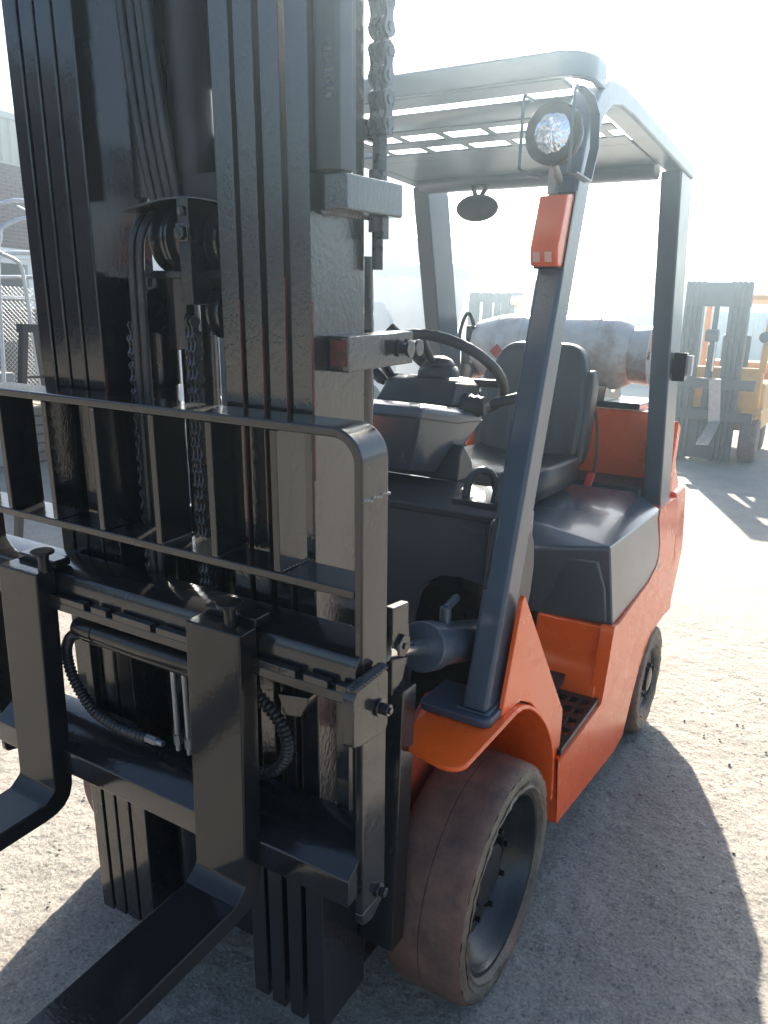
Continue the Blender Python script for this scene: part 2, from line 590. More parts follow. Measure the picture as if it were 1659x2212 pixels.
def make_gravel():
    base = bmesh.new()
    bmesh.ops.create_icosphere(base, subdivisions=1, radius=1.0)
    bv = np.array([v.co[:] for v in base.verts])
    bf = [tuple(v.index for v in fc.verts) for fc in base.faces]
    base.free()
    mb = MB()
    for i in range(1500):
        y = -1.0 + 3.6 * rng.random() ** 0.8
        x = -2.2 + 4.8 * rng.random()
        s = 0.0022 + 0.005 * rng.random() ** 3
        q = bv * (1 + 0.35 * (rng.random(bv.shape) - 0.5)) * s * np.array([1, 0.8 + 0.4 * rng.random(), 0.6])
        a = rng.random() * 6.28
        qx = q[:, 0] * math.cos(a) - q[:, 1] * math.sin(a) + x
        qy = q[:, 0] * math.sin(a) + q[:, 1] * math.cos(a) + y
        mb.add(np.stack([qx, qy, q[:, 2] + s * 0.25], 1), bf)
    o = part('gravel', mb, M['ground'], bevel=0, smooth=60)
    tag(o, 'loose grey grit and small stones lying on the rough yard floor', 'gravel', kind='stuff')


make_gravel()
# ================================================================== THE FORKLIFT
FK = thing('forklift', 'orange forklift in the foreground with glossy black mast and fork carriage', 'forklift')

# ---- mast rails: (x0, x1, side on which the web sits)
RAILS = [(-.385, -.344, -1), (-.337, -.297, -1), (-.291, -.246, -1), (-.240, -.188, 1),
         (.145, .187, -1), (.198, .238, 1), (.252, .291, 1), (.304, .348, 1)]
for k, (x0, x1, sd) in enumerate(RAILS):
    mb = MB()
    dz = (0.0, .012, .02, .03)[k % 4 if k < 4 else 3 - k % 4]
    zb, zt = .165 + dz * .4, 2.78 - dz
    w = x1 - x0
    yf, yb = -.484 + dz * .1, -.315 - dz * .3
    if k == 7:
        mb.prism('z', [(x0, yf), (x1, yf), (x1, yb), (x1 - .02, yb), (x1 - .02, yf + .02), (x0, yf + .02)], zb, zt)
    else:
        xm0, xm1 = (x0, x0 + w * .55) if sd < 0 else (x1 - w * .55, x1)
        if sd < 0:
            poly = [(x0, yf), (x1, yf), (x1, yf + .024), (xm1, yf + .032), (xm1, yb - .028), (x1, yb - .02), (x1, yb), (x0, yb)]
        else:
            poly = [(x0, yf), (x1, yf), (x1, yb), (x0, yb), (x0, yb - .02), (xm0, yb - .028), (xm0, yf + .032), (x0, yf + .024)]
        mb.prism('z', poly, zb, zt)
    rail = part('mast_rail', mb, M['black_rough'] if k >= 4 else M['black'], FK, mast=True, bevel=.0035, seg=3)
    ev = MB()
    z0, z1 = (1.30, 1.80) if k >= 4 else (1.36, 1.62)
    if k >= 4 or k == 3:
        ev.box(x1 - .0022, x1 + .0008, yf + .001, yf + .006, z0 + .05 * k % .2, z1 - .04 * (k % 3))
        part('worn_edge', ev, M['red_edge'], rail, mast=True, bevel=0)

# cross ties between the rails
tie = MB().prism('y', [(-.245, .17), (.20, .17), (.20, .66), (-.245, .66)], -.36, -.335)
part('cross_tie', tie, M['black'], FK, mast=True)
part('cross_tie', MB().box(-.245, .20, -.345, -.325, .70, 1.30), M['black'], FK, mast=True)
part('cross_tie', MB().box(-.30, .30, -.335, -.30, 2.45, 2.75), M['black'], FK, mast=True)

# welded plate and column on the outer rail, chain anchor block
part('stop_column', MB().box(.349, .398, -.47, -.425, 1.962, 2.76), M['black_smooth'], FK, mast=True, bevel=.006, seg=3)
part('guide_strip', MB().box(.349, .366, -.395, -.37, 1.962, 2.76), M['black_smooth'], FK, mast=True)
wb = MB()
for i in range(9):
    wb.ball((.378 + .003 * math.sin(i * 1.7), -.4705, 2.075 + i * .009), .008 + .002 * math.sin(i * 2.1), .0028, .008, 10, 6)
part('weld_bead', wb, M['black_rough'], FK, mast=True, bevel=0)
anchor = part('chain_anchor', MB().prism('z', [(.349, -.45), (.36, -.462), (.392, -.462), (.402, -.455), (.402, -.27), (.349, -.27)], 1.905, 1.962), M['black_rough'], FK, mast=True, bevel=.004)
wb = MB()
for i in range(16):
    wb.ball((.352, -.45 + i * .011, 1.905), .006, .008, .006, 8, 5)
for i in range(9):
    wb.ball((.352 + i * .005, -.455, 1.965), .006, .006, .005, 8, 5)
part('weld_bead', wb, M['black_rough'], anchor, mast=True, bevel=0)
tab = MB().box(.349, .353, -.33, -.275, 2.035, 2.066).box(.349, .362, -.33, -.275, 2.03, 2.036)
for yy in (-.316, -.293):
    tab.cyl((.353, yy, 2.052), (.3555, yy, 2.052), .006, n=12)
part('hose_clip', tab, M['black_rough'], FK, mast=True, bevel=.001)

# ---- leaf chains
link_mb = MB()
PIT = .0127
for kx, dx in enumerate((-.0095, -.0055, -.0015, .0025, .0065)):
    zc0 = -.5 * PIT if kx % 2 == 0 else .5 * PIT
    ring = []
    for q in range(15):
        t = q / 14
        z = -.5 * PIT - .0058 + (PIT + .0116) * t
        e = min(1.0, abs(z) / (.5 * PIT))
        rad = .0036 + .0028 * e ** 2
        if abs(z) > .5 * PIT:
            dd = (abs(z) - .5 * PIT) / .0058
            rad = .0064 * math.sqrt(max(0.02, 1 - dd * dd))
        ring.append((rad, z + zc0))
    link_mb.prism('x', ring + [(-a, z) for a, z in ring[::-1]], dx, dx + .003)
for zz in (-PIT, 0.0):
    link_mb.cyl((-.0112, 0, zz), (.0112, 0, zz), .0030, n=8)
link_me = link_mb.mesh('chain_link', M['black_chain'], smooth=50)


def chain(x, y, z0, z1, sc=2.1, name='lift_chain', ds=.0254):
    cm = MB().cyl((x, y, z0 - .08), (x, y, z0), .004 * sc, n=10).box(x - .006 * sc, x + .006 * sc, y - .004 * sc, y + .004 * sc, z0 - .02, z0 + .006)
    root = part(name, cm, M['black_chain'], FK, mast=True, bevel=.001)
    n = int((z1 - z0) / (ds * sc))
    for i in range(n):
        z = z0 + (i + .5) * ds * sc
        o = link('chain_link', link_me, root, loc=tilt((x, y, z)), rot=(TAU, 0, 0))
        o.scale = (sc * .62, sc * 1.0, sc)
    return root


chain(.046, -.455, 1.13, 1.75)
chain(-.092, -.475, 1.12, 1.735)
chain(.372, -.30, 2.06, 2.72, sc=2.9)
chain(-.155, -.31, 2.0, 2.72, sc=2.2)
rod = MB().cyl((.366, -.30, 1.815), (.366, -.30, 2.07), .0105, n=14).cyl((.366, -.30, 1.962), (.366, -.30, 1.985), .017, n=6).cyl((.366, -.30, 1.88), (.366, -.30, 1.905), .017, n=6)
rod.box(.372, .384, -.312, -.29, 1.868, 1.905)
part('anchor_rod', rod, M['black_chain'], FK, mast=True, bevel=.001)

# ---- lift cylinders, pulleys and hoses between the rails
part('lift_cylinder', MB().cyl((-.128, -.385, .3), (-.128, -.385, 1.62), .038, n=28).cyl((-.03, -.40, 1.66), (-.03, -.40, 1.80), .034, n=24).cyl((-.128, -.385, 1.58), (-.128, -.385, 1.80), .044, n=28), M['black'], FK, mast=True, bevel=.002)
part('lift_cylinder', MB().cyl((-.045, -.345, .3), (-.045, -.345, 1.80), .040, n=24), M['black'], FK, mast=True, bevel=0)
part('lift_cylinder', MB().cyl((.300, -.262, .25), (.300, -.262, 1.84), .030, n=24), M['black'], FK, mast=True, bevel=0)
part('lift_cylinder', MB().cyl((-.335, -.262, .25), (-.335, -.262, 1.9), .030, n=24), M['black'], FK, mast=True, bevel=0)
part('free_lift_cylinder', MB().cyl((-.005, -.375, 1.96), (-.005, -.375, 2.74), .042, n=28).box(.0, .115, -.42, -.35, 1.93, 1.985), M['rubber'], FK, mast=True)
part('crosshead', MB().box(-.06, .142, -.46, -.34, 1.797, 1.812).box(.066, .094, -.50, -.36, 1.75, 1.935), M['black'], FK, mast=True, bevel=.003)
plate = MB().box(.067, .096, -.506, -.50, 1.86, 1.892).cyl((.081, -.507, 1.875), (.081, -.514, 1.875), .013, n=6).cyl((.081, -.50, 1.912), (.081, -.508, 1.912), .009, n=6)
part('keeper_plate', plate, M['black_rough'], FK, mast=True)
gd = smooth_path([(-.07, -.505, 1.915), (-.01, -.515, 1.922), (.04, -.50, 1.932), (.10, -.49, 1.932), (.14, -.47, 1.925)], 5)
gmb = MB().loft([[(p[0], p[1], p[2]), (p[0], p[1] + .10, p[2]), (p[0], p[1] + .10, p[2] + .004), (p[0], p[1], p[2] + .004)] for p in gd])
part('pulley_guard', gmb, M['black_rough'], FK, mast=True, bevel=.001)


def sheave(x, y, z, rad, w, name='hose_pulley'):
    g = rad * .80
    part(name, MB().lathe([(0, .012), (0, rad), (.006, rad), (w * .35, g), (w * .65, g), (w - .006, rad), (w, rad), (w, rad * .78), (w - .004, rad * .74), (w - .004, rad * .35), (w + .004, rad * .33), (w + .004, .012)], (x, y, z), 'x', 44), M['black'], FK, mast=True, bevel=0)


sheave(-.022, -.425, 1.868, .063, .036)
sheave(.018, -.425, 1.868, .063, .036)
sheave(.100, -.410, 1.862, .062, .030)
sheave(.098, -.425, 1.735, .048, .030, 'chain_pulley')
sheave(-.10, -.425, 1.735, .045, .028, 'chain_pulley')
for i, xx in enumerate((-.070, -.048)):
    pts = [(xx - .012, -.482, 1.0), (xx - .010, -.484, 1.4), (xx - .004, -.487, 1.70), (xx, -.488, 1.83), (xx + .006, -.482, 1.88), (xx + .012, -.455, 1.915), (xx + .016, -.42, 1.922)]
    part('hydraulic_hose', MB().tube(smooth_path(pts, 7), .0085, 10), M['hose'], FK, mast=True, bevel=0)
for i, xx in enumerate((-.098, -.076, -.054, -.033)):
    pts = [(xx + .03, -.42, 1.93), (xx + .02, -.435, 2.05), (xx + .004 * math.sin(i), -.44, 2.25), (xx - .01, -.44, 2.5), (xx - .012, -.43, 2.75)]
    part('hydraulic_hose', MB().tube(smooth_path(pts, 6), .0105, 10), M['hose'], FK, mast=True, bevel=0)
part('hose_shield', MB().box(-.035, .14, -.345, -.335, 1.985, 2.065).box(-.035, .14, -.345, -.335, 2.145, 2.74), M['rubber'], FK, mast=True)
part('hose_channel', MB().box(-.135, -.02, -.412, -.395, 1.95, 2.76), M['black'], FK, mast=True)

# ---- side shifting carriage
cb = MB().prism('x', [(-.50, 1.197), (-.572, 1.195), (-.592, 1.187), (-.60, 1.172), (-.60, 1.135), (-.62, 1.135), (-.622, 1.116), (-.598, 1.11), (-.50, 1.11)], -.57, .512)
carr = part('carriage_bar', cb, M['black'], FK, mast=True, bevel=.003, seg=3)
xs = [-.57, -.147, -.125, -.079, -.060, .048, .063, .401, .418, .469, .485, .512]
lip = MB()
for i in range(0, len(xs), 2):
    lip.box(xs[i], xs[i + 1], -.6215, -.606, 1.1345, 1.149)
part('notched_lip', lip, M['black'], carr, mast=True, bevel=.0015)
lb = MB().prism('x', [(-.50, .805), (-.555, .803), (-.598, .772), (-.622, .760), (-.623, .748), (-.623, .703), (-.50, .700)], -.53, .508)
low = part('carriage_bar', lb, M['black'], FK, mast=True, bevel=.003, seg=3)
part('carriage_side', MB().box(-.33, -.305, -.50, -.40, .62, 1.20), M['black'], FK, mast=True)
part('carriage_side', MB().box(.275, .30, -.497, -.487, .72, 1.19).box(.40, .43, -.50, -.485, .72, 1.19), M['black'], FK, mast=True)
sc_ = MB().cyl((-.162, -.585, 1.068), (.140, -.585, 1.068), .0195, n=24).cyl((-.222, -.585, 1.068), (-.162, -.585, 1.068), .0215, n=24).cyl((.14, -.585, 1.068), (.16, -.585, 1.068), .012, n=16)
part('side_shift_cylinder', sc_, M['black_smooth'], FK, mast=True, bevel=.0015)
part('support_rod', MB().cyl((-.22, -.57, 1.036), (.16, -.57, 1.036), .010, n=14), M['black_smooth'], FK, mast=True, bevel=0)
part('stop_bracket', MB().prism('y', [(.342, 1.078), (.412, 1.090), (.412, 1.078), (.395, 1.046), (.362, 1.040)], -.60, -.575), M['black'], FK, mast=True)


def spiral_hose(pts, rad, name='wrapped_hose'):
    P = smooth_path(pts, 14)
    part(name, MB().tube(P, rad, 10, rfun=lambda i: 1.0 + (.13 if i % 3 else -.14)), M['hose'], FK, mast=True, bevel=0, smooth=60)


spiral_hose([(-.225, -.575, 1.046), (-.262, -.575, 1.030), (-.285, -.575, .995), (-.286, -.574, .955), (-.272, -.572, .912), (-.248, -.57, .877), (-.212, -.57, .850), (-.160, -.57, .838), (-.11, -.57, .836), (-.05, -.57, .840)], .0115)
part('hose_fitting', MB().cyl((-.05, -.57, .840), (-.018, -.57, .8405), .010, n=6).cyl((-.02, -.57, .8405), (.0, -.57, .841), .007, n=12), M['steel'], FK, mast=True, bevel=.001)
spiral_hose([(.19, -.52, 1.02), (.235, -.52, .995), (.275, -.52, .965), (.297, -.52, .925), (.293, -.52, .885), (.265, -.52, .845), (.21, -.515, .815), (.15, -.51, .80)], .0125)
for xx in (.030, .062):
    part('steel_pipe', MB().tube(smooth_path([(xx, -.555, .83), (xx, -.555, .95), (xx - .004, -.55, 1.04), (xx - .006, -.53, 1.09)], 6), .0065, 10).cyl((xx, -.555, .845), (xx, -.555, .868), .010, n=6), M['steel'], FK, mast=True, bevel=0)

# ---- forks
for nm, x0, lean, pinx in (('fork', .158, .028, .258), ('fork', -.413, .055, -.262)):
    prof = [(-.603, 1.201), (-.650, 1.201), (-.650, .672), (-.6535, .664), (-.676, .645), (-.684, .6425), (-1.0, .638), (-1.76, .632), (-1.765, .618), (-1.5, .612), (-.9, .597), (-.675, .597), (-.648, .600), (-.626, .610), (-.610, .628), (-.602, .655), (-.600, .70)]
    mb = MB().prism('x', prof, x0, x0 + .130)
    mb.box(x0 + .003, x0 + .127, -.603, -.56, 1.197, 1.2155)
    mb.v = [(x + (z - .65) * lean, y, z) for x, y, z in mb.v]
    fo = part('fork', mb, M['black_smooth'], FK, mast=True, bevel=.004, seg=3)
    pin = MB().lathe([(1.199, .0001), (1.199, .013), (1.225, .0115), (1.236, .013), (1.240, .024), (1.2445, .0245), (1.246, .023), (1.246, .0001)], (pinx, -.622, 0), 'z', 28)
    part('fork_pin', pin, M['black_smooth'], fo, mast=True, bevel=0)

# ---- load backrest
R_ = .058
xl, xr_, zt = -.585, .515, 1.573
outer = [(xr_, .66)] + arc((xr_ - R_, zt - R_), R_, 0, 90, 10) + arc((xl + R_, zt - R_), R_, 90, 180, 10) + [(xl, .66)]
t_ = .0165
inner = [(xr_ - t_, .66)] + arc((xr_ - R_, zt - R_), R_ - t_, 0, 90, 10) + arc((xl + R_, zt - R_), R_ - t_, 90, 180, 10) + [(xl + t_, .66)]
fr = MB()
rings = [[(o[0], -.585, o[1]), (o[0], -.503, o[1]), (i[0], -.503, i[1]), (i[0], -.585, i[1])] for o, i in zip(outer, inner)]
fr.loft(rings)
for xa, xb2 in ((xr_ - t_, xr_), (xl, xl + t_)):
    fr.prism('x', [(-.585, .66), (-.503, .66), (-.503, .648), (-.548, .622), (-.578, .630), (-.585, .64)], xa, xb2)
BR = part('load_backrest', fr, M['black'], FK, mast=True, bevel=.004, seg=3)
part('backrest_rail', MB().box(xl + t_, xr_ - t_, -.585, -.503, 1.289, 1.3055), M['black'], BR, mast=True, bevel=.003)
for x in (-.417, -.263, -.117, .045, .187, .332):
    s = part('backrest_bar', MB().box(x - .001, x + .0135, -.5845, -.5035, 1.306, 1.5565), M['black'], BR, mast=True, bevel=.002)
    w = MB()
    for i in range(9):
        w.ball((x + .0135, -.578 + i * .009, 1.3075), .005, .006, .0035, 8, 5)
    if x > 0:
        part('weld_bead', w, M['black_rough'], BR, mast=True, bevel=0)
w = MB()
for i in range(9):
    w.ball((.5148, -.580 + i * .0095, 1.459 - .002 * (i % 3)), .0022, .009, .0032, 8, 5)
part('weld_bead', w, M['black_rough'], BR, mast=True, bevel=0)
# bolted bracket on the outer face of the backrest upright
bp_ = MB().prism('x', [(-.650, 1.145), (-.640, 1.158), (-.548, 1.160), (-.540, 1.150), (-.540, 1.050), (-.548, 1.040), (-.630, 1.052), (-.650, 1.06)], .5175, .540)
bk = part('carriage_bracket', bp_, M['black'], FK, mast=True, bevel=.003)
w = MB()
for i in range(11):
    w.ball((.530, -.640 + i * .0095, 1.161), .012, .007, .006, 8, 5)
part('weld_bead', w, M['black_rough'], bk, mast=True, bevel=0)
bo = MB().cyl((.540, -.572, 1.098), (.546, -.572, 1.098), .0155, n=20).cyl((.546, -.572, 1.098), (.562, -.572, 1.098), .0115, n=6).cyl((.562, -.572, 1.098), (.566, -.572, 1.098), .006, n=10)
part('bolt', bo, M['black_rough'], bk, mast=True, bevel=.0012)
part('bolt', MB().cyl((.515, -.528, .675), (.521, -.528, .675), .014, n=18).cyl((.521, -.528, .675), (.532, -.528, .675), .010, n=6), M['black_rough'], BR, mast=True, bevel=.001)

# stop plate on the outer rail with two spools
mk = MB().prism('z', [(.349, -.437), (.392, -.437), (.392, -.205), (.349, -.205)], 1.640, 1.702)
mk = part('stop_plate', mk, M['black_rough'], FK, mast=True, bevel=.003)
part('worn_edge', MB().box(.355, .388, -.4385, -.4365, 1.65, 1.695), M['red_edge'], mk, mast=True, bevel=0)
sp = MB()
for yy in (-.262, -.228):
    sp.cyl((.392, yy, 1.672), (.398, yy, 1.672), .016, n=16).cyl((.398, yy, 1.672), (.414, yy, 1.672), .010, n=14).cyl((.414, yy, 1.672), (.420, yy, 1.672), .016, n=16)
part('bolt', sp, M['black_rough'], mk, mast=True, bevel=.001)
# tilt cylinder bracket on the mast and its bolt
tb = MB().prism('x', [(-.330, 1.165), (-.262, 1.155), (-.262, 1.11), (-.252, 1.05), (-.285, .985), (-.33, .965)], .405, .425).box(.349, .405, -.35, -.30, .98, 1.15)
tbo = part('tilt_bracket', tb, M['black'], FK, mast=True, bevel=.003)
part('bolt', MB().cyl((.425, -.292, 1.068), (.433, -.292, 1.068), .026, n=6).cyl((.433, -.292, 1.068), (.437, -.292, 1.068), .007, n=12), M['black_rough'], tbo, mast=True, bevel=.0015)

# ---- tilt cylinder
tc = MB().cyl((.405, -.20, .990), (.395, .22, .868), .052, n=32).cyl((.4055, -.222, .9965), (.4045, -.165, .980), .058, n=32).cyl((.403, -.10, 1.0), (.403, -.10, 1.055), .014, n=12).cyl((.403, -.10, 1.05), (.403, -.04, 1.062), .010, n=12)
tcyl = part('tilt_cylinder', tc, M['guard'], FK, bevel=.003)
part('piston_rod', MB().cyl((.410, -.40, 1.049), (.4055, -.215, .9945), .021, n=24), M['chrome'], tcyl, bevel=0)

# ---- cowl, floor and firewall
ow = [(-.45, .70), (.185, .70), (.19, .90), (.205, .97), (.235, 1.02), (.275, 1.045), (.33, 1.05), (.40, 1.04), (.425, 1.215), (-.45, 1.215)]
cw = MB().prism('y', ow, .13, .16)
cowl = part('front_cowl', cw, M['plastic_gloss'], FK, bevel=.006, seg=3)
part('cowl_top', MB().prism('x', [(.115, 1.215), (.115, 1.232), (.135, 1.242), (.40, 1.250), (.40, 1.205), (.16, 1.205)], -.44, .425), M['plastic'], cowl, bevel=.004, seg=3)
part('cowl_side', MB().prism('x', [(.0, .83), (.04, .83), (.10, .93), (.145, 1.05), (.155, 1.12), (.14, 1.19), (.09, 1.25), (.03, 1.25)], .44, .528), M['plastic'], cowl, bevel=.02, seg=4)
part('firewall', MB().box(-.45, .43, .36, .39, .25, 1.20), M['black'], FK)
part('floor_plate', MB().box(-.44, .44, .39, .95, .50, .53), M['rubber'], FK)
ped = MB().prism('x', [(.40, 1.25), (.52, 1.25), (.50, 1.30), (.43, 1.36), (.41, 1.33)], -.10, .18)
part('column_base', ped, M['plastic'], FK, bevel=.006)
grip = MB().tube(smooth_path([(.30, .20, 1.245), (.305, .21, 1.30), (.325, .235, 1.325), (.35, .26, 1.31), (.365, .27, 1.25)], 6), .012, 10)
grip.tube(smooth_path([(.385, .20, 1.245), (.395, .215, 1.31), (.40, .24, 1.325), (.405, .26, 1.30), (.41, .27, 1.25)], 6), .014, 10).box(.28, .42, .16, .30, 1.244, 1.256)
part('grab_loop', grip, M['plastic'], FK, bevel=0, smooth=60)

# dash pod: loft of rounded sections
def pod(sections, mat, name, parent, bevel=.012):
    return part(name, MB().loft(sections), mat, parent, bevel=bevel, seg=4, smooth=45)


sec = [[(-.09, .29, 1.282), (.075, .29, 1.282), (.105, .38, 1.268), (.105, .52, 1.29), (-.125, .52, 1.29), (-.125, .38, 1.268)],
       [(-.15, .225, 1.45), (.135, .225, 1.45), (.178, .39, 1.425), (.178, .56, 1.42), (-.19, .56, 1.42), (-.19, .39, 1.425)],
       [(-.15, .235, 1.475), (.135, .235, 1.475), (.176, .39, 1.452), (.176, .56, 1.44), (-.186, .56, 1.44), (-.186, .39, 1.452)],
       [(-.13, .265, 1.487), (.12, .265, 1.487), (.155, .40, 1.470), (.155, .55, 1.45), (-.165, .55, 1.45), (-.165, .40, 1.470)]]
DASH = pod(sec, M['plastic_gloss'], 'dashboard', FK, .008)
part('cowl_seam', MB().box(.396, .399, .1275, .131, 1.06, 1.205), M['rubber'], cowl, bevel=0)
part('dash_seam', MB().loft([[(p[0] * 1.004, p[1] - .0012 if p[1] < .3 else p[1], p[2] + dz) for p in sec[1]] for dz in (-.0015, .0015)]), M['rubber'], DASH, bevel=0)
# steering column shroud and wheel
sec = [[(-.13, .42, 1.47), (.135, .42, 1.47), (.16, .56, 1.46), (-.15, .56, 1.46)],
       [(-.115, .47, 1.535), (.125, .47, 1.535), (.15, .60, 1.525), (-.14, .60, 1.525)],
       [(-.09, .50, 1.548), (.11, .50, 1.548), (.12, .60, 1.54), (-.11, .60, 1.54)]]
COLUMN = pod(sec, M['plastic'], 'steering_column', FK, .008)
part('column_cap', MB().lathe([(1.53, .068), (1.56, .066), (1.575, .060), (1.579, .052), (1.582, .053), (1.60, .040), (1.608, .02), (1.61, .001)], (.015, .565, 0), 'z', 32), M['plastic'], COLUMN, bevel=0, smooth=60)
WC = Vector((.01, .60, 1.548))
TW = math.radians(38)
wax = Vector((0, math.sin(TW) * 1.0, math.cos(TW)))
we1 = Vector((1, 0, 0))
we2 = wax.cross(we1)
ring = [WC + (we1 * math.cos(a) + we2 * math.sin(a)) * .205 for a in [2 * math.pi * i / 72 for i in range(73)]]
SW = part('steering_wheel', MB().tube(ring, .0165, 14, rfun=lambda i: 1 + .05 * math.sin(i * 3.0)), M['plastic'], FK, bevel=0, smooth=60)
for a in (8, 172, 270):
    a = math.radians(a)
    tip = WC + (we1 * math.cos(a) + we2 * math.sin(a)) * .198
    part('wheel_spoke', MB().tube([WC + wax * -.01, (WC + tip) / 2 - wax * .012, tip], .013, 10), M['plastic'], SW, bevel=0, smooth=60)
part('wheel_hub', MB().cyl(WC - wax * .04, WC + wax * .02, .045, n=24), M['plastic'], SW, bevel=.006)
# gear lever with rubber boot on the right, forward lever on the left, arm at far left
gl = [(.165, .50, 1.47), (.20, .51, 1.472), (.245, .53, 1.475)]
bt = MB().tube([(.095 + .0095 * i, .50 + .002 * i, 1.458 + .001 * i) for i in range(12)], .044, 18, rfun=lambda i: (1.06 if i % 2 else .9) * (1 - .045 * max(0, i - 3)))
LV = part('gear_lever', MB().tube([(.15, .51, 1.465), (.20, .52, 1.470), (.25, .55, 1.490)], .006, 10), M['steel'], FK, bevel=0)
part('lever_boot', bt, M['rubber'], LV, bevel=0, smooth=70)
part('lever_grip', MB().tube([(.212, .53, 1.474), (.225, .537, 1.479), (.26, .555, 1.490), (.295, .572, 1.500), (.302, .576, 1.502)], .0155, 14, rfun=lambda i: (.75, 1, 1, 1.1, .9)[i]), M['rubber'], LV, bevel=0, smooth=60)
LV2 = part('indicator_lever', MB().tube([(-.10, .52, 1.50), (-.15, .52, 1.515), (-.19, .52, 1.54)], .006, 10), M['steel'], FK, bevel=0)
part('lever_grip', MB().tube([(-.155, .52, 1.52), (-.17, .52, 1.528), (-.215, .52, 1.56), (-.225, .52, 1.567)], .017, 14, rfun=lambda i: (.8, 1.1, 1, .7)[i]), M['rubber'], LV2, bevel=0, smooth=60)
part('wheel_spoke', MB().tube([WC - wax * .01, WC + Vector((-.10, -.03, .075)), WC + Vector((-.175, -.05, .14))], .022, 12), M['plastic'], SW, bevel=0, smooth=60)

# ---- hood (engine cover) with chamfered shoulders
sec = [[(-.565, .905, .715), (-.28, .895, .705), (.28, .895, .705), (.565, .905, .715), (.575, 1.62, .745), (-.575, 1.62, .745)],
       [(-.552, .815, 1.00), (-.28, .800, .960), (.28, .800, .960), (.552, .815, 1.00), (.548, 1.62, .985), (-.548, 1.62, .985)],
       [(-.549, .817, 1.014), (-.28, .804, .972), (.28, .804, .972), (.549, .817, 1.014), (.545, 1.62, .993), (-.545, 1.62, .993)],
       [(-.405, 1.16, 1.082), (-.25, .875, 1.052), (.25, .875, 1.052), (.405, 1.16, 1.082), (.43, 1.62, 1.058), (-.43, 1.62, 1.058)]]
HOOD = pod(sec, M['plastic_gloss'], 'engine_hood', FK, .014)
fx = MB().loft([[(.30, .897, .72), (.30, .858, .86), (.33, .83, .955), (.52, .82, .965), (.545, .852, .86), (.55, .897, .72)],
                [(.31, .888, .73), (.31, .849, .86), (.335, .823, .945), (.51, .813, .955), (.535, .843, .86), (.54, .888, .73)]])
part('hood_panel', fx, M['plastic_gloss'], HOOD, bevel=.01, seg=3)
part('hood_rear', MB().box(-.46, .46, 1.60, 1.86, .80, 1.075), M['rubber'], FK, bevel=.01)
rs = MB().prism('x', [(.885, .712), (.93, .712), (.96, .53), (.93, .46), (.80, .46), (.81, .50), (.855, .565), (.875, .60)], .30, .552)
part('step_riser', rs, M['orange'], FK, bevel=.008, seg=3)

# ---- orange side panel, step, fender
side = [(.335, .495), (.345, .485), (.395, .245), (1.10, .145), (1.215, .155), (1.26, .215), (1.32, .30), (1.40, .385), (1.50, .445), (1.62, .475), (1.80, .475), (1.962, .46),
        (1.962, .985), (1.80, 1.0), (1.60, .995), (1.575, .97), (1.60, .86), (1.585, .805), (1.54, .775), (1.40, .742), (.95, .712), (.885, .722), (.866, .70), (.845, .60), (.815, .49), (.80, .468), (.36, .468)]
for sgn in (1, -1):
    mb = MB().prism('x', side, .535 * sgn, .580 * sgn)
    # the flank leans in above the shoulder
    mb.v = [(x - sgn * max(0, z - .70) * .10, y, z) for x, y, z in mb.v]
    part('body_panel', mb, M['orange'], FK, bevel=.010, seg=3)
for sgn in (1, -1):
    step = part('step_plate', MB().box(sgn * .430, sgn * .446, .40, .80, .468, .486).box(sgn * .553, sgn * .572, .40, .80, .4685, .488), M['black_smooth'], FK, bevel=.003)
    bars = MB()
    for yy in np.linspace(.415, .785, 6):
        bars.box(sgn * .446, sgn * .553, yy - .017, yy + .017, .470, .484)
    bars.box(sgn * .474, sgn * .487, .40, .80, .4712, .4828).box(sgn * .511, sgn * .524, .40, .80, .4712, .4828)
    part('step_tread', bars, M['black_smooth'], step, bevel=.0015)
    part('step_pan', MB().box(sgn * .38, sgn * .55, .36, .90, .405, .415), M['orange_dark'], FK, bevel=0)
# fender: flat front flap, arch over the wheel, upright gusset
path = [(-.03, .806), (.02, .797), (.07, .777), (.12, .747), (.17, .709), (.22, .664), (.265, .614), (.30, .562), (.325, .505), (.338, .44), (.345, .36)]
for sgn in (1, -1):
    fm = MB().loft([[(sgn * .36, y, z), (sgn * .575, y, z), (sgn * .575, y - .012 * (i / 10), z - .012 + .006 * (i / 10)), (sgn * .36, y - .012 * (i / 10), z - .012 + .006 * (i / 10))] for i, (y, z) in enumerate(path)])
    fl = [(sgn * x, y) for x, y in [(.36, -.028), (.385, -.10), (.396, -.16), (.3945, -.296)] + arc((.409, -.300), .0145, 180, 260, 4)[1:] + [(.522, -.346)] + arc((.535, -.306), .04, -95, 0, 6)[1:] + [(.575, -.028)]]
    fm.prism('z', fl, .794, .806)
    fen = part('fender', fm, M['orange'], FK, bevel=.004, seg=3)
    gus = [(-.005, 1.075), (.01, 1.085), (.415, .615), (.425, .59), (.428, .47), (.335, .47), (.31, .555), (.265, .626), (.20, .695), (.12, .757), (.04, .797), (-.085, .808)]
    part('fender_gusset', MB().prism('x', gus, sgn * .546, sgn * .558), M['orange'], fen, bevel=.003)
    part('fender_tab', MB().prism('x', [(-.24, .796), (-.19, .796), (-.205, .765), (-.225, .765)], sgn * .50, sgn * .51), M['orange'], fen, bevel=.003)
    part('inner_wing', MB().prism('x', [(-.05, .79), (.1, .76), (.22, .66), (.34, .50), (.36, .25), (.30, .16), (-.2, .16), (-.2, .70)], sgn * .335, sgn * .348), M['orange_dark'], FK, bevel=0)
part('frame_beam', MB().box(-.33, .33, -.30, .36, .16, .42).box(-.5, .5, .36, 1.95, .14, .40), M['black'], FK, bevel=.005)
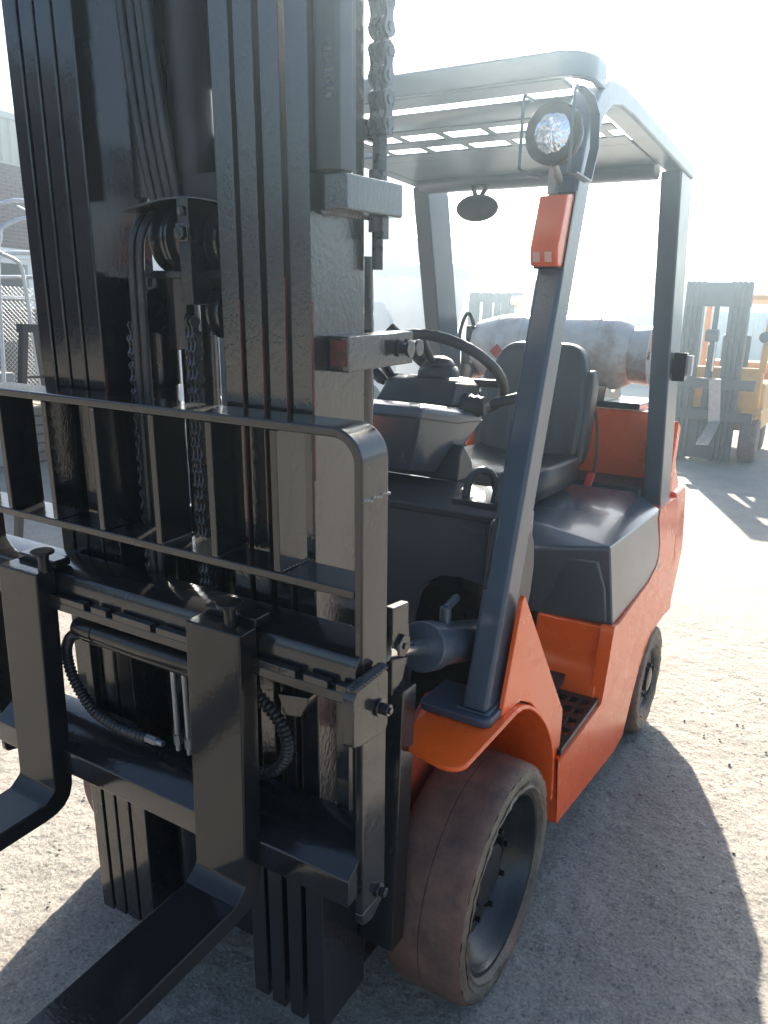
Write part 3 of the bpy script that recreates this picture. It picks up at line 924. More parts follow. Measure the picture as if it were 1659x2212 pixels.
part('mast_hinge', MB().box(.349, .44, -.36, -.30, .30, .95), M['black'], FK, bevel=.004)
part('mast_hinge', MB().box(-.46, -.372, -.36, -.30, .30, .95), M['black'], FK, bevel=.004)

# ---- counterweight
def rr(x, y0, y1, rad, z, n=6):
    """half-rounded plan outline: square at the front, rounded at the back"""
    pts = [(-x, y0)] + [(x, y0)]
    pts += [(px, py) for px, py in arc((x - rad, y1 - rad), rad, 0, 90, n)]
    pts += [(px, py) for px, py in arc((-x + rad, y1 - rad), rad, 90, 180, n)]
    return [(a, b, z) for a, b in pts]


cwt = MB().loft([rr(.50, 1.975, 2.22, .16, .30), rr(.555, 1.975, 2.30, .18, .46), rr(.567, 1.972, 2.34, .18, .70), rr(.548, 1.972, 2.34, .18, .98), rr(.535, 1.985, 2.33, .17, 1.005)])
CW = part('counterweight', cwt, M['orange'], FK, bevel=.012, seg=3, smooth=50)
part('counterweight_crest', MB().loft([rr(.515, 1.87, 2.30, .15, 1.0), rr(.470, 1.86, 2.26, .13, 1.20), rr(.455, 1.86, 2.22, .12, 1.355), rr(.44, 1.87, 2.20, .11, 1.368)]), M['orange'], CW, bevel=.008, seg=3, smooth=50)
part('rear_wing', MB().prism('x', [(1.90, .985), (1.985, .985), (2.03, 1.30), (1.96, 1.33)], .47, .515), M['orange'], CW, bevel=.008)

# ---- seat
def cushion(c, size, n=28, m=14, e=.34, back=None):
    rings = []
    for k in range(1, m):
        t = math.pi * k / m
        zz = -math.copysign(abs(math.cos(t)) ** e, math.cos(t))
        sr = abs(math.sin(t)) ** e
        rg = []
        for i in range(n):
            a = 2 * math.pi * i / n
            xx = math.copysign(abs(math.cos(a)) ** e, math.cos(a)) * sr
            yy = math.copysign(abs(math.sin(a)) ** e, math.sin(a)) * sr
            p = Vector((xx * size[0], yy * size[1], zz * size[2]))
            if back:
                p = back(p)
            rg.append((c[0] + p.x, c[1] + p.y, c[2] + p.z))
        rings.append(rg)
    return MB().loft(rings)


def bk_shape(p):
    z = p.z
    wv = 1.0 - .10 * max(0, z / .25)
    return Vector((p.x * wv, p.y + z * .20 + (-.018 * abs(p.x / .21) ** 2 if p.y < 0 else 0) + (.007 * math.cos(z * 42) if p.y < 0 and abs(p.x) < .14 else 0), z))


SEAT = part('seat', MB().box(-.20, .20, .98, 1.42, 1.06, 1.11), M['rubber'], FK, bevel=.01)
part('seat_cushion', cushion((.02, 1.19, 1.140), (.245, .28, .072), e=.4, back=lambda p: Vector((p.x, p.y, p.z + .022 * abs(p.x / .24) ** 3 + (-.01 if p.y < -.2 else 0)))), M['seat'], SEAT, bevel=0, smooth=80)
part('seat_back', cushion((.03, 1.46, 1.40), (.215, .055, .255), e=.4, back=bk_shape), M['seat'], SEAT, bevel=0, smooth=80)
for sgn in (-1, 1):
    part('seat_bolster', cushion((.02 + sgn * .215, 1.47, 1.36), (.028, .06, .19), e=.5, back=lambda p: Vector((p.x, p.y + p.z * .2, p.z))), M['seat'], SEAT, bevel=0, smooth=80)
part('seat_panel', cushion((.03, 1.405, 1.33), (.13, .012, .14), e=.35, back=lambda p: Vector((p.x, p.y + p.z * .2, p.z))), M['seat'], SEAT, bevel=0, smooth=80)
part('belt_buckle', MB().hexa([(.285, 1.36, 1.10), (.315, 1.36, 1.10), (.315, 1.375, 1.10), (.285, 1.375, 1.10)], [(.295, 1.37, 1.155), (.325, 1.37, 1.155), (.325, 1.385, 1.155), (.295, 1.385, 1.155)]), M['red_plastic'], SEAT, bevel=.004)
part('seat_belt', MB().tube(smooth_path([(.255, 1.53, 1.40), (.272, 1.54, 1.3), (.28, 1.53, 1.2), (.285, 1.50, 1.12)], 5), .006, 8), M['rubber'], SEAT, bevel=0)

# ---- overhead guard
OG = part('overhead_guard', MB().box(-.30, .30, 1.235, 1.30, 2.235, 2.285), M['guard'], FK, bevel=.006)
outerp = [(.200, 2.05), (.226, 2.13), (.262, 2.205), (.316, 2.262), (.40, 2.304), (.50, 2.318), (.62, 2.318), (1.26, 2.310), (1.53, 2.304)]
innerp = [(.292, 2.05), (.302, 2.11), (.326, 2.165), (.362, 2.212), (.42, 2.246), (.50, 2.262), (.62, 2.266), (1.26, 2.260), (1.53, 2.256)]
for sgn in (1, -1):
    rg = MB().loft([[(sgn * .468, a[0], a[1]), (sgn * .537, a[0], a[1]), (sgn * .537, b[0], b[1]), (sgn * .468, b[0], b[1])] for a, b in zip(outerp, innerp)])
    part('guard_side_rail', rg, M['guard'], OG, bevel=.010, seg=3)
    pil = MB().hexa([(sgn * .472, -.130, .815), (sgn * .535, -.130, .815), (sgn * .535, -.035, .815), (sgn * .472, -.035, .815)],
                    [(sgn * .472, .200, 2.052), (sgn * .537, .200, 2.052), (sgn * .537, .292, 2.052), (sgn * .472, .292, 2.052)])
    fp = part('front_pillar', pil, M['guard'], OG, bevel=.010, seg=3)
    part('pillar_foot', MB().prism('z', [(sgn * a, b) for a, b in [(.372, -.145), (.385, -.16)] + arc((.53, -.135), .025, -90, 0, 5) + [(.555, -.01), (.372, -.01)]], .8065, .826), M['guard'], fp, bevel=.004)
    w = MB()
    for i in range(16):
        w.ball((sgn * (.470 + .0043 * i), -.134, .829), .008, .006, .005, 8, 5)
    for i in range(10):
        w.ball((sgn * .5385, -.128 + .0095 * i, .829), .006, .008, .005, 8, 5)
    part('weld_bead', w, M['guard'], fp, bevel=0)
    part('trim_strip', MB().hexa([(sgn * .476, -.0540, 1.10), (sgn * .487, -.0540, 1.10), (sgn * .487, -.040, 1.10), (sgn * .476, -.040, 1.10)], [(sgn * .478, -.0095, 1.27), (sgn * .489, -.0095, 1.27), (sgn * .489, .003, 1.27), (sgn * .478, .003, 1.27)]), M['black_rough'], fp, bevel=.003)
    # rear pillars, leaning
    rp = MB().hexa([(sgn * .456, 1.70, .95), (sgn * .530, 1.70, .95), (sgn * .530, 1.895, .95), (sgn * .456, 1.895, .95)],
                   [(sgn * .462, 1.318, 2.257), (sgn * .534, 1.318, 2.257), (sgn * .534, 1.515, 2.257), (sgn * .462, 1.515, 2.257)])
    part('rear_pillar', rp, M['guard'], OG, bevel=.008, seg=3)
# curved front header
R2 = .075
pl = [(-.54, .33), (-.54, .19 + R2)] + [(x, y) for x, y in arc((-.54 + R2, .19 + R2), R2, 180, 270, 8)] + [(x, y) for x, y in arc((.54 - R2, .19 + R2), R2, 270, 360, 8)] + [(.54, .33)]
hd = MB().loft([[(x, y, 2.262), (x, y, 2.312), (x * .985, y + .008, 2.319), (x * .94, y + .028, 2.319), (x * .94, y + .028, 2.300), (x * .965, y + .018, 2.296), (x * .965, y + .018, 2.262)] for x, y in pl])
part('front_header', hd, M['guard'], OG, bevel=.003, seg=2)
part('header_flange', MB().box(-.47, .47, .215, .300, 2.262, 2.272), M['guard'], OG, bevel=.003)
# cross slats, with punched rows behind
part('roof_slat', MB().prism('x', [(.372, 2.268), (.385, 2.262), (.50, 2.262), (.515, 2.268), (.515, 2.272), (.372, 2.272)], -.467, .467), M['guard'], OG, bevel=.002)


def slotted(y0, y1, ys0, ys1, x_off, pitch=.148, wid=.126):
    mb = MB()
    mb.box(-.467, .467, y0, ys0, 2.262, 2.268).box(-.467, .467, ys1, y1, 2.262, 2.268)
    xs = []
    x = -.467 + x_off
    prev = -.467
    while x < .46:
        mb.box(prev, x, ys0, ys1, 2.2625, 2.2675)
        prev = x + wid
        x += pitch
    if prev < .467:
        mb.box(prev, .467, ys0, ys1, 2.2625, 2.2675)
    part('roof_slat', mb, M['guard'], OG, bevel=.0015)


slotted(.515, .665, .565, .648, .004)
slotted(.665, .90, .722, .802, .014)
part('roof_slat', MB().box(-.467, .467, .90, 1.235, 2.262, 2.274), M['guard'], OG, bevel=.002)
part('rear_header', MB().prism('x', [(1.22, 2.285), (1.22, 2.245), (1.255, 2.225), (1.31, 2.225), (1.33, 2.245), (1.33, 2.285)], -.46, .46), M['guard'], OG, bevel=.006)

# ---- headlight with wire guard, turn signal
HL = part('headlight', MB().lathe([(.085, .047), (.085, .060), (.092, .063), (.112, .063), (.125, .058), (.150, .044), (.165, .018), (.165, .001)], (.505, 0, 2.118), 'y', 36), M['black_smooth'], FK, bevel=0, smooth=50)
part('lamp_reflector', MB().lathe([(.0935, .056), (.115, .046), (.135, .022), (.138, .001)], (.505, 0, 2.118), 'y', 36), M['lens'], HL, bevel=0, smooth=80)
_g = np.random.default_rng(5)
fv, ff = [], []
NR, NA = 10, 40
for a_ in range(NR + 1):
    rr__ = .0595 * a_ / NR
    for k in range(NA):
        an = 2 * math.pi * (k + .5 * (a_ % 2)) / NA
        jx = 0 if a_ == NR else .0005
        fv.append((.505 + rr__ * math.cos(an) + _g.normal(0, jx), .0935 - .016 * (1 - (a_ / NR) ** 2) + _g.normal(0, .0004) * (a_ < NR), 2.118 + rr__ * math.sin(an) + _g.normal(0, jx)))
for a_ in range(NR):
    for k in range(NA):
        ff.append((a_ * NA + k, a_ * NA + (k + 1) % NA, (a_ + 1) * NA + (k + 1) % NA))
        ff.append((a_ * NA + k, (a_ + 1) * NA + (k + 1) % NA, (a_ + 1) * NA + k))
part('lamp_lens', MB().add(fv, ff), M['lens'], HL, bevel=0, smooth=0)
zc = 2.115
fr1 = [(.447, .052, zc - .078), (.447, .052, zc + .070), (.455, .052, zc + .079), (.50, .055, zc + .079)]
wg = MB().tube([(.452, .10, zc + .076), (.447, .056, zc + .076), (.447, .052, zc + .066), (.447, .052, zc - .072), (.452, .056, zc - .078), (.468, .13, zc - .078)], .0038, 8)
wg.tube([(.558, .19, zc + .085), (.560, .06, zc + .085), (.560, .052, zc + .075), (.560, .052, zc - .075), (.560, .06, zc - .085), (.560, .17, zc - .085)], .0038, 8)
part('lamp_guard', wg, M['guard'], HL, bevel=0, smooth=60)
part('lamp_bezel', MB().lathe([(.0885, .0605), (.0875, .0630), (.0905, .0652), (.098, .0652), (.0955, .0605)], (.505, 0, 2.118), 'y', 40), M['black_smooth'], HL, bevel=0, smooth=50)
part('lamp_bracket', MB().prism('x', [(.058, zc + .083), (.130, zc + .083), (.185, zc + .06), (.20, zc - .01), (.165, zc - .088), (.055, zc - .088), (.055, zc - .084), (.160, zc - .084), (.193, zc - .01), (.178, zc + .055), (.128, zc + .079), (.058, zc + .079)], .557, .578), M['guard'], HL, bevel=.001)
part('lamp_stem', MB().cyl((.505, .11, 2.06), (.500, .17, 2.035), .009, n=12).box(.478, .498, .155, .17, 2.005, 2.06), M['steel'], HL, bevel=.001)

kx = (.205 - (-.13)) / (2.05 - .815)
def py_(z): return -.130 + (z - .815) * .2668
TS = part('turn_signal', MB().prism('x', [(py_(2.005) - .004, 2.008), (py_(2.005) - .056, 1.998), (py_(1.88) - .060, 1.880), (py_(1.845) - .040, 1.842), (py_(1.842) - .004, 1.842)], .470, .536), M['amber'], FK, bevel=.004, seg=3)
part('signal_base', MB().prism('x', [(py_(2.01), 2.012), (py_(2.01) - .010, 2.012), (py_(1.838) - .010, 1.838), (py_(1.838), 1.838)], .466, .540), M['black_smooth'], TS, bevel=.002)
for dx in (.478, .506):
    a, b = py_(1.874) - .0612, py_(1.848) - .0475
    part('signal_lens', MB().hexa([(dx, a, 1.872), (dx + .016, a, 1.872), (dx + .016, a + .004, 1.872), (dx, a + .004, 1.872)], [(dx, b, 1.850), (dx + .016, b, 1.850), (dx + .016, b + .004, 1.850), (dx, b + .004, 1.850)]), M['signal_lens'], TS, bevel=.001)
# rear-view mirror hanging from the rear header
MR_ = part('rear_view_mirror', MB().ball((-.195, 1.235, 2.150), .088, .035, .050, 28, 16), M['black_smooth'], FK, bevel=0, smooth=80)
part('mirror_bracket', MB().tube([(-.225, 1.25, 2.235), (-.215, 1.245, 2.21), (-.20, 1.24, 2.185)], .009, 10).tube([(-.165, 1.25, 2.235), (-.175, 1.245, 2.21), (-.19, 1.24, 2.185)], .009, 10).box(-.235, -.155, 1.235, 1.265, 2.228, 2.238), M['black_smooth'], MR_, bevel=.001)
# tail lamp on the rear pillar
TL = part('tail_lamp', MB().box(.536, .585, 1.555, 1.60, 1.525, 1.635).box(.530, .545, 1.57, 1.62, 1.55, 1.61), M['black_smooth'], FK, bevel=.004)
part('tail_lens', MB().box(.539, .600, 1.601, 1.632, 1.545, 1.625), M['clear_lens'], TL, bevel=.003)
part('bottle_cradle', MB().box(-.42, .36, 1.86, 2.08, 1.372, 1.40).prism('x', [(1.82, 1.40), (2.12, 1.40), (2.10, 1.47), (1.97, 1.435), (1.84, 1.47)], -.30, -.24).prism('x', [(1.82, 1.40), (2.12, 1.40), (2.10, 1.47), (1.97, 1.435), (1.84, 1.47)], .15, .21), M['black'], FK, bevel=.003)


# ---- wheels
def wheel(cx, cy, rad, w, rim_r, sgn, name, dish=.09, nuts=8):
    """outer face at cx"""
    W = bpy.data.objects.new(name, None)
    COL.objects.link(W)
    W.parent = FK
    W.location = (cx, cy, rad)
    W.empty_display_size = .1
    sh = .018
    tr = [(-w + .004, rad * .90), (-w, rad * .93), (-w + .005, rad - .012), (-w + .022, rad - .003), (-w * .75, rad), (-w * .5 - .0012, rad + .0003), (-w * .5 - .0006, rad - .003), (-w * .5 + .0006, rad - .003), (-w * .5 + .0012, rad + .0003), (-w * .25, rad - .001), (-.022, rad - .004), (-.010, rad - .010), (-.004, rad - .017)]
    sw = [(-.004, rad - .017), (-.001, rad - .028), (.0, rad * .88), (-.003, rad * .82), (.001, rim_r + .030), (-.004, rim_r + .020), (.0, rim_r + .012), (-.010, rim_r + .002), (-.022, rim_r - .002)]

    def mk(nm, prof, mat, parent, n=72, jitter=0.0):
        mb = MB()
        rings = []
        for h, rr_ in prof:
            rings.append([(sgn * (h + jitter * math.sin(k * 7.3 + rr_ * 90) * math.sin(k * 2.1)), rr_ * math.cos(2 * math.pi * k / n), rr_ * math.sin(2 * math.pi * k / n)) for k in range(n)])
        mb.loft(rings, caps=False)
        o = part(nm, mb, mat, parent, bevel=0, smooth=50)
        return o
    ty = mk('tyre', tr, M['tread'], W)
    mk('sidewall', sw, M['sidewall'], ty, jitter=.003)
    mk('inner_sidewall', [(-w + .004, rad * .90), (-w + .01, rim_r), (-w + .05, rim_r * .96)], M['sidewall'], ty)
    rim = mk('rim', [(-.020, rim_r + .002), (-.012, rim_r), (-.014, rim_r - .010), (-.028, rim_r - .016), (-.045, rim_r - .020), (-dish * .7, rim_r - .034), (-dish, rim_r - .052), (-dish - .003, rim_r * .62), (-dish + .006, rim_r * .60), (-dish + .006, rim_r * .36), (-dish + .030, rim_r * .34), (-dish + .034, rim_r * .26), (-dish + .034, .001)], M['rim'], W)
    nm_ = MB().cyl((0, 0, 0), (sgn * .016, 0, 0), .013, n=6).cyl((sgn * .016, 0, 0), (sgn * .030, 0, 0), .0075, n=10).mesh('wheel_nut', M['rim'])
    for k in range(nuts):
        a = 2 * math.pi * (k + .3) / nuts
        link('wheel_nut', nm_, rim, loc=(sgn * (-dish + .006), rim_r * .48 * math.cos(a), rim_r * .48 * math.sin(a)), bevel=.001)
    return W


wheel(.583, 0, .306, .210, .232, 1, 'front_wheel', .085)
wheel(-.715, 0, .306, .210, .232, -1, 'front_wheel', .085)
wheel(.590, 1.609, .2415, .165, .150, 1, 'rear_wheel', .035, 5)
wheel(-.590, 1.609, .2415, .165, .150, -1, 'rear_wheel', .035, 5)
part('drive_axle', MB().cyl((-.63, 0, .306), (.50, 0, .306), .10, n=24), M['black'], FK, bevel=0)
part('steer_axle', MB().box(-.46, .46, 1.55, 1.67, .20, .29), M['black'], FK, bevel=.01)

# ---- gas bottle on the back
LPG = thing('gas_bottle', 'scuffed grey gas bottle lying across the back of the orange forklift', 'gas bottle', (-.05, 1.97, 1.44))
lp = MB().lathe([(-.425, .001), (-.42, .05), (-.40, .10), (-.365, .14), (-.31, .160), (-.25, .167), (.20, .167), (.27, .160), (.325, .135), (.352, .09), (.36, .03), (.362, .001)], (0, 0, .167), 'x', 48)
part('bottle_shell', lp, M['bottle'], LPG, bevel=0, smooth=60)
part('bottle_collar', MB().lathe([(.315, .122), (.42, .132), (.42, .126), (.325, .116)], (0, 0, .167), 'x', 40), M['bottle'], LPG, bevel=0, smooth=60)
part('foot_ring', MB().lathe([(-.42, .130), (-.30, .163), (-.30, .157), (-.415, .124)], (0, 0, .167), 'x', 40), M['bottle'], LPG, bevel=0, smooth=60)
for xx in (-.20, .155):
    part('strap', MB().lathe([(xx, .167), (xx, .1715), (xx + .035, .1715), (xx + .035, .167)], (0, 0, .167), 'x', 48), M['bottle'], LPG, bevel=0)
def patch(z0, z1, x0, x1, rad):
    return MB().loft([[(x, -rad * math.cos(a), .167 + rad * math.sin(a)) for x in (x0, x1)] for a in np.linspace(z0, z1, 7)], caps=False, closed=False)
part('warning_label', patch(.10, .42, -.275, -.235, .1682), M['white_label'], LPG, bevel=0)
dm = MB().loft([[(-.262 - .035 * (1 - abs(t)), -.1690 * math.cos(a), .167 + .1690 * math.sin(a)), (-.262 + .035 * (1 - abs(t)), -.1690 * math.cos(a), .167 + .1690 * math.sin(a))] for t, a in [(q, -.06 + .21 * q) for q in np.linspace(-1, 1, 9)]], caps=False, closed=False)
part('hazard_diamond', dm, M['red_label'], LPG, bevel=0)
part('regulator', MB().box(-.47, -.40, -.12, -.02, -.05, .20).cyl((-.435, -.14, .05), (-.435, -.02, .05), .045, n=20).box(-.46, -.41, -.10, -.05, .20, .27), M['black_smooth'], LPG, bevel=.006)
part('gas_hose', MB().tube(smooth_path([(-.42, -.05, .22), (-.45, -.10, .33), (-.48, -.12, .24), (-.47, -.14, .10), (-.44, -.13, -.10), (-.40, -.12, -.25)], 6), .009, 10), M['rubber'], LPG, bevel=0)
part('valve', MB().cyl((.36, 0, .167), (.41, 0, .167), .018, n=14).cyl((.39, 0, .167), (.39, -.06, .167), .010, n=10), M['steel'], LPG, bevel=.001)


# ================================================================== THE YARD
def brick_tex_mat():
    m, nt, b, out = nodes_of('far_brickwork')
    tc = N(nt, 'ShaderNodeTexCoord')
    sp = N(nt, 'ShaderNodeSeparateXYZ')
    cb = N(nt, 'ShaderNodeCombineXYZ')
    nt.links.new(tc.outputs['Object'], sp.inputs[0])
    nt.links.new(sp.outputs['Y'], cb.inputs['X'])
    nt.links.new(sp.outputs['Z'], cb.inputs['Y'])
    bt = N(nt, 'ShaderNodeTexBrick', Scale=1.0)
    bt.inputs['Color1'].default_value = (.12, .05, .04, 1)
    bt.inputs['Color2'].default_value = (.10, .045, .038, 1)
    bt.inputs['Mortar'].default_value = (.36, .33, .31, 1)
    bt.inputs['Mortar Size'].default_value = .006
    bt.inputs['Brick Width'].default_value = .24
    bt.inputs['Row Height'].default_value = .086
    nt.links.new(cb.outputs[0], bt.inputs['Vector'])
    nt.links.new(bt.outputs['Color'], b.inputs['Base Color'])
    b.inputs['Roughness'].default_value = .85
    return m


M['brick_far'] = brick_tex_mat()

# ---- brick building on the left, its face looks towards +X
BX = -16.0
BB = thing('brick_building', 'dark red brick building with cream metal cladding along its top, at far left', 'building', (BX - 4, 12, 0))
def bbp(name, mb, mat, bevel=0.0):
    mb.v = [(x - (BX - 4), y - 12, z) for x, y, z in mb.v]
    return part(name, mb, mat, BB, bevel=bevel)
wall = bbp('brick_wall', MB().box(BX - 8, BX - .10, -15, 8.9, 0, 4.96).box(BX - 8, BX - .10, 11.9, 30, 0, 4.96).box(BX - 8, BX - .10, 8.9, 11.9, 3.12, 4.96), M['brick_far'])
mort = bbp('mortar_bed', MB().box(BX - .099, BX - .012, 8.9, 11.9, 3.12, 4.955), M['mortar'])
bm_ = MB().box(0, .038, 0, .230, 0, .076).mesh('brick', M['brick'], smooth=0)
cnt = 0
for rw in range(21):
    for c in range(11):
        y = 9.02 + c * .24 + (.12 if rw % 2 else 0) + rng.normal(0, .0015)
        z = 3.135 + rw * .0865
        if y + .23 > 11.88 or cnt >= 290:
            continue
        o = link('brick', bm_, mort, loc=(BX - .026 + rng.normal(0, .0015) - (BX - 4), y - 12, z))
        cnt += 1
clad = MB()
clad.box(BX - 8, BX - .06, -15, 30, 4.962, 5.90)
cl = bbp('cladding', clad, M['clad'])
rib = MB()
y = -14.9
while y < 29.8:
    rib.prism('z', [(BX - .058, y), (BX + .0, y + .03), (BX + .0, y + .10), (BX - .058, y + .13)], 4.965, 5.895)
    y += .23
o = bbp('cladding_rib', rib, M['clad'])
tag(o, kind='stuff')
bbp('fascia', MB().box(BX - 8.05, BX + .05, -15.05, 30.05, 5.90, 6.04), M['clad'], .01)
bbp('flashing', MB().box(BX - .10, BX + .02, -15, 30, 4.94, 4.975), M['clad'])
bbp('doorway', MB().box(BX - 6, BX - 1.0, 8.9, 11.9, .02, 3.1), M['dark_in'])
bbp('door_frame', MB().box(BX - .10, BX + .04, 8.9, 11.0, 2.78, 3.118), M['white'], .01)
bbp('door_post', MB().box(BX - .10, BX + .05, 10.36, 10.52, 0.0, 2.779), M['white'], .01)
bbp('door_rail', MB().box(BX + .041, BX + .10, 8.9, 10.9, 2.90, 3.02), M['white'], .01)

# ---- chain link fence in front of it
CF = thing('chain_link_fence', 'chain link fence with galvanised top rail in front of the brick building', 'fence', (-8, 4.5, 0))
def cfp(name, mb, mat, bevel=0.0, smooth=60):
    mb.v = [(x + 8, y - 4.5, z) for x, y, z in mb.v]
    return part(name, mb, mat, CF, bevel=bevel, smooth=smooth)
cfp('top_rail', MB().cyl((-8, 2.2, 1.84), (-8, 4.90, 1.87), .024, n=12), M['galv'])
for yy in (2.3, 4.90):
    cfp('post', MB().cyl((-8, yy, 0), (-8, yy, 2.08), .030, n=12), M['galv'])
wm = MB()
sp_, z0, z1, y0, y1 = .058, .25, 2.0, 2.35, 4.85
for sgn in (1, -1):
    t = y0 - (z1 - z0)
    while t < y1 + (z1 - z0):
        a, b_ = (t, z0), (t + (z1 - z0), z1)
        # clip in y
        lo, hi = max(0.0, (y0 - a[0]) / (b_[0] - a[0])), min(1.0, (y1 - a[0]) / (b_[0] - a[0]))
        if hi > lo:
            ya, yb_ = a[0] + lo * (b_[0] - a[0]), a[0] + hi * (b_[0] - a[0])
            za, zb_ = z0 + lo * (z1 - z0), z0 + hi * (z1 - z0)
            if sgn < 0:
                ya, yb_ = y0 + y1 - ya, y0 + y1 - yb_
            xo = -8 + .004 * sgn
            wm.cyl((xo, ya, za), (xo, yb_, zb_), .0035, n=4)
        t += sp_
tag(cfp('wire_mesh', wm, M['galv']), kind='stuff')

SK = thing('skip_bin', 'dark brown steel skip bin standing behind the chain link fence', 'skip', (-8.9, 4.1, 0))
M['skip'] = surface('dark_brown_steel', (0.035, 0.028, 0.024), 0.6, 0.3, 3, 0.1, 40, dirt=(0.07, 0.045, 0.03), dirt_amt=0.5, dirt_scale=4)
part('bin_body', MB().hexa([(-.5, -1.1, .05), (.5, -1.1, .05), (.5, 1.1, .05), (-.5, 1.1, .05)], [(-.6, -1.3, 1.66), (.6, -1.3, 1.66), (.6, 1.3, 1.66), (-.6, 1.3, 1.66)]), M['skip'], SK, bevel=.01)
part('bin_rim', MB().box(-.64, .64, -1.34, 1.34, 1.662, 1.74), M['skip'], SK, bevel=.01)
for yy in (-.8, 0.0, .8):
    part('bin_rib', MB().hexa([(.505, yy - .05, .1), (.57, yy - .05, .1), (.57, yy + .05, .1), (.505, yy + .05, .1)], [(.598, yy - .05, 1.655), (.655, yy - .05, 1.655), (.655, yy + .05, 1.655), (.598, yy + .05, 1.655)]), M['skip'], SK, bevel=.005)

LW = thing('low_brick_wall', 'low sunlit cream brick wall behind the chain link fence', 'wall', (-9.5, 5.6, 0))
part('wall_core', MB().box(-.10, -.012, -2.6, 1.4, 0, .79), M['mortar'], LW, bevel=0)
cbm = MB().box(-.012, .022, 0, .215, 0, .068).mesh('brick', M['brick_cream'], smooth=0)
for rw in range(10):
    for c in range(16):
        yy = -2.55 + c * .2275 + (.11 if rw % 2 else 0) + rng.normal(0, .002)
        if yy + .215 < 1.4:
            link('brick', cbm, LW, loc=(rng.normal(0, .002), yy, .012 + rw * .0785))

# ---- galvanised tube rack
TR = thing('tube_rack', 'bent galvanised tube rack with white crossbars left of the black mast', 'rack', (-5, 3.2, 0))
def trp(pts, rad=.022):
    part('tube', MB().tube([(x + 5, y - 3.2, z) for x, y, z in smooth_path(pts, 6)], rad, 12), M['galv'], TR, bevel=0, smooth=60)
trp([(-5, 1.6, 0), (-5, 1.6, 1.4), (-5, 1.7, 2.25), (-5, 2.0, 2.46), (-5, 2.446, 2.546), (-5, 2.523, 2.572), (-5, 2.673, 2.598), (-5, 3.4, 2.62)], .017)
trp([(-5, 2.585, 2.55), (-5, 2.672, 2.522), (-5, 2.9, 2.44)], .012)
trp([(-5, 2.33, 0), (-5, 2.36, 1.2), (-5, 2.39, 2.1), (-5, 2.422, 2.267), (-5, 2.428, 2.334), (-5, 2.466, 2.373), (-5, 2.551, 2.419), (-5, 2.674, 2.465), (-5, 3.2, 2.60), (-5, 3.5, 2.62)], .017)
trp([(-5.03, 1.6, 2.10), (-5.03, 2.413, 2.16), (-5.03, 2.699, 2.187), (-5.03, 3.8, 2.26)], .019)
trp([(-5.03, 1.6, 1.92), (-5.03, 2.396, 1.969), (-5.03, 2.711, 1.99), (-5.03, 3.8, 2.05)], .017)
trp([(-4.97, 2.40, 2.155), (-4.97, 2.494, 2.128), (-4.97, 2.557, 2.093), (-4.97, 2.582, 2.043), (-4.97, 2.593, 1.973), (-4.97, 2.613, 1.791), (-4.97, 2.632, 1.612), (-4.97, 2.671, 1.212), (-4.97, 2.75, .4), (-4.97, 2.78, 0)], .016)
trp([(-5.03, 3.75, 0), (-5.03, 3.75, 2.3)], .02)

# ---- black steel stand
ST_ = thing('steel_stand', 'open black steel stand with splayed legs between the mast and the fence', 'stand', (-3.2, 1.38, 0))
part('top_bar', MB().box(-.03, .03, -.075, .075, 1.578, 1.628), M['black_smooth'], ST_, bevel=.003)
for sgn in (-1, 1):
    part('leg', MB().hexa([(-.025, sgn * .22 - .018, 0), (.025, sgn * .22 - .018, 0), (.025, sgn * .22 + .018, 0), (-.025, sgn * .22 + .018, 0)],
                          [(-.025, sgn * .045 - .018, 1.60), (.025, sgn * .045 - .018, 1.60), (.025, sgn * .045 + .018, 1.60), (-.025, sgn * .045 + .018, 1.60)]), M['black_smooth'], ST_, bevel=.003)
part('cross_bar', MB().box(-.012, .012, -.09, .09, 1.300, 1.316), M['black_smooth'], ST_, bevel=.002)

# ---- concrete block and timber pile behind the backrest bars
blk = part('concrete_block', MB().box(-7.5, -6.85, 2.9, 3.71, 0, 1.04), M['concrete'], bevel=.02)
tag(blk, 'grey concrete block standing at the foot of the chain link fence', 'block')
PL = thing('timber_pile', 'stack of weathered grey timber boards glimpsed between the backrest bars', 'timber stack', (-7.05, 4.15, 0))
for k in range(6):
    for j in range(4):
        part('board', MB().box(-.05 - .6 + .02 * (k % 2), .25 - .02 * j, -.52 + .26 * j + .012 * (k % 3), -.52 + .26 * j + .225, .02 + k * .105, .11 + k * .105), M['timber'], PL, bevel=.006)

# ---- white truck mostly hidden by the mast
TK = thing('box_truck', 'white box truck with a yellow roof beacon, mostly hidden behind the black mast', 'truck', (-6.2, 6.9, 0))
part('cargo_box', MB().box(-1.0, 1.0, -2.3, 1.1, .75, 2.40), M['white'], TK, bevel=.03)
part('cab', MB().prism('x', [(1.15, .55), (2.6, .55), (2.65, 1.2), (2.2, 2.05), (1.15, 2.1)], -.9, .9), M['white'], TK, bevel=.05)
part('chassis', MB().box(-.45, .45, -2.3, 2.4, .45, .74), M['black_smooth'], TK, bevel=.01)
for sx in (-.82, .82):
    for yy in (-1.4, 1.8):
        wv = part('wheel', MB().lathe([(-.12, .15), (-.12, .36), (-.08, .40), (.08, .40), (.12, .36), (.12, .15)], (sx, yy, .40), 'x', 32), M['rubber'], TK, bevel=0)
        part('rim', MB().cyl((sx - .122, yy, .40), (sx + .122, yy, .40), .20, n=24), M['steel'], wv, bevel=.005)
bc = part('beacon', MB().lathe([(2.40, .001), (2.40, .10), (2.44, .11), (2.60, .10), (2.66, .05), (2.67, .001)], (.25, -.9, 0), 'z', 24), M['beacon'], TK, bevel=0, smooth=60)


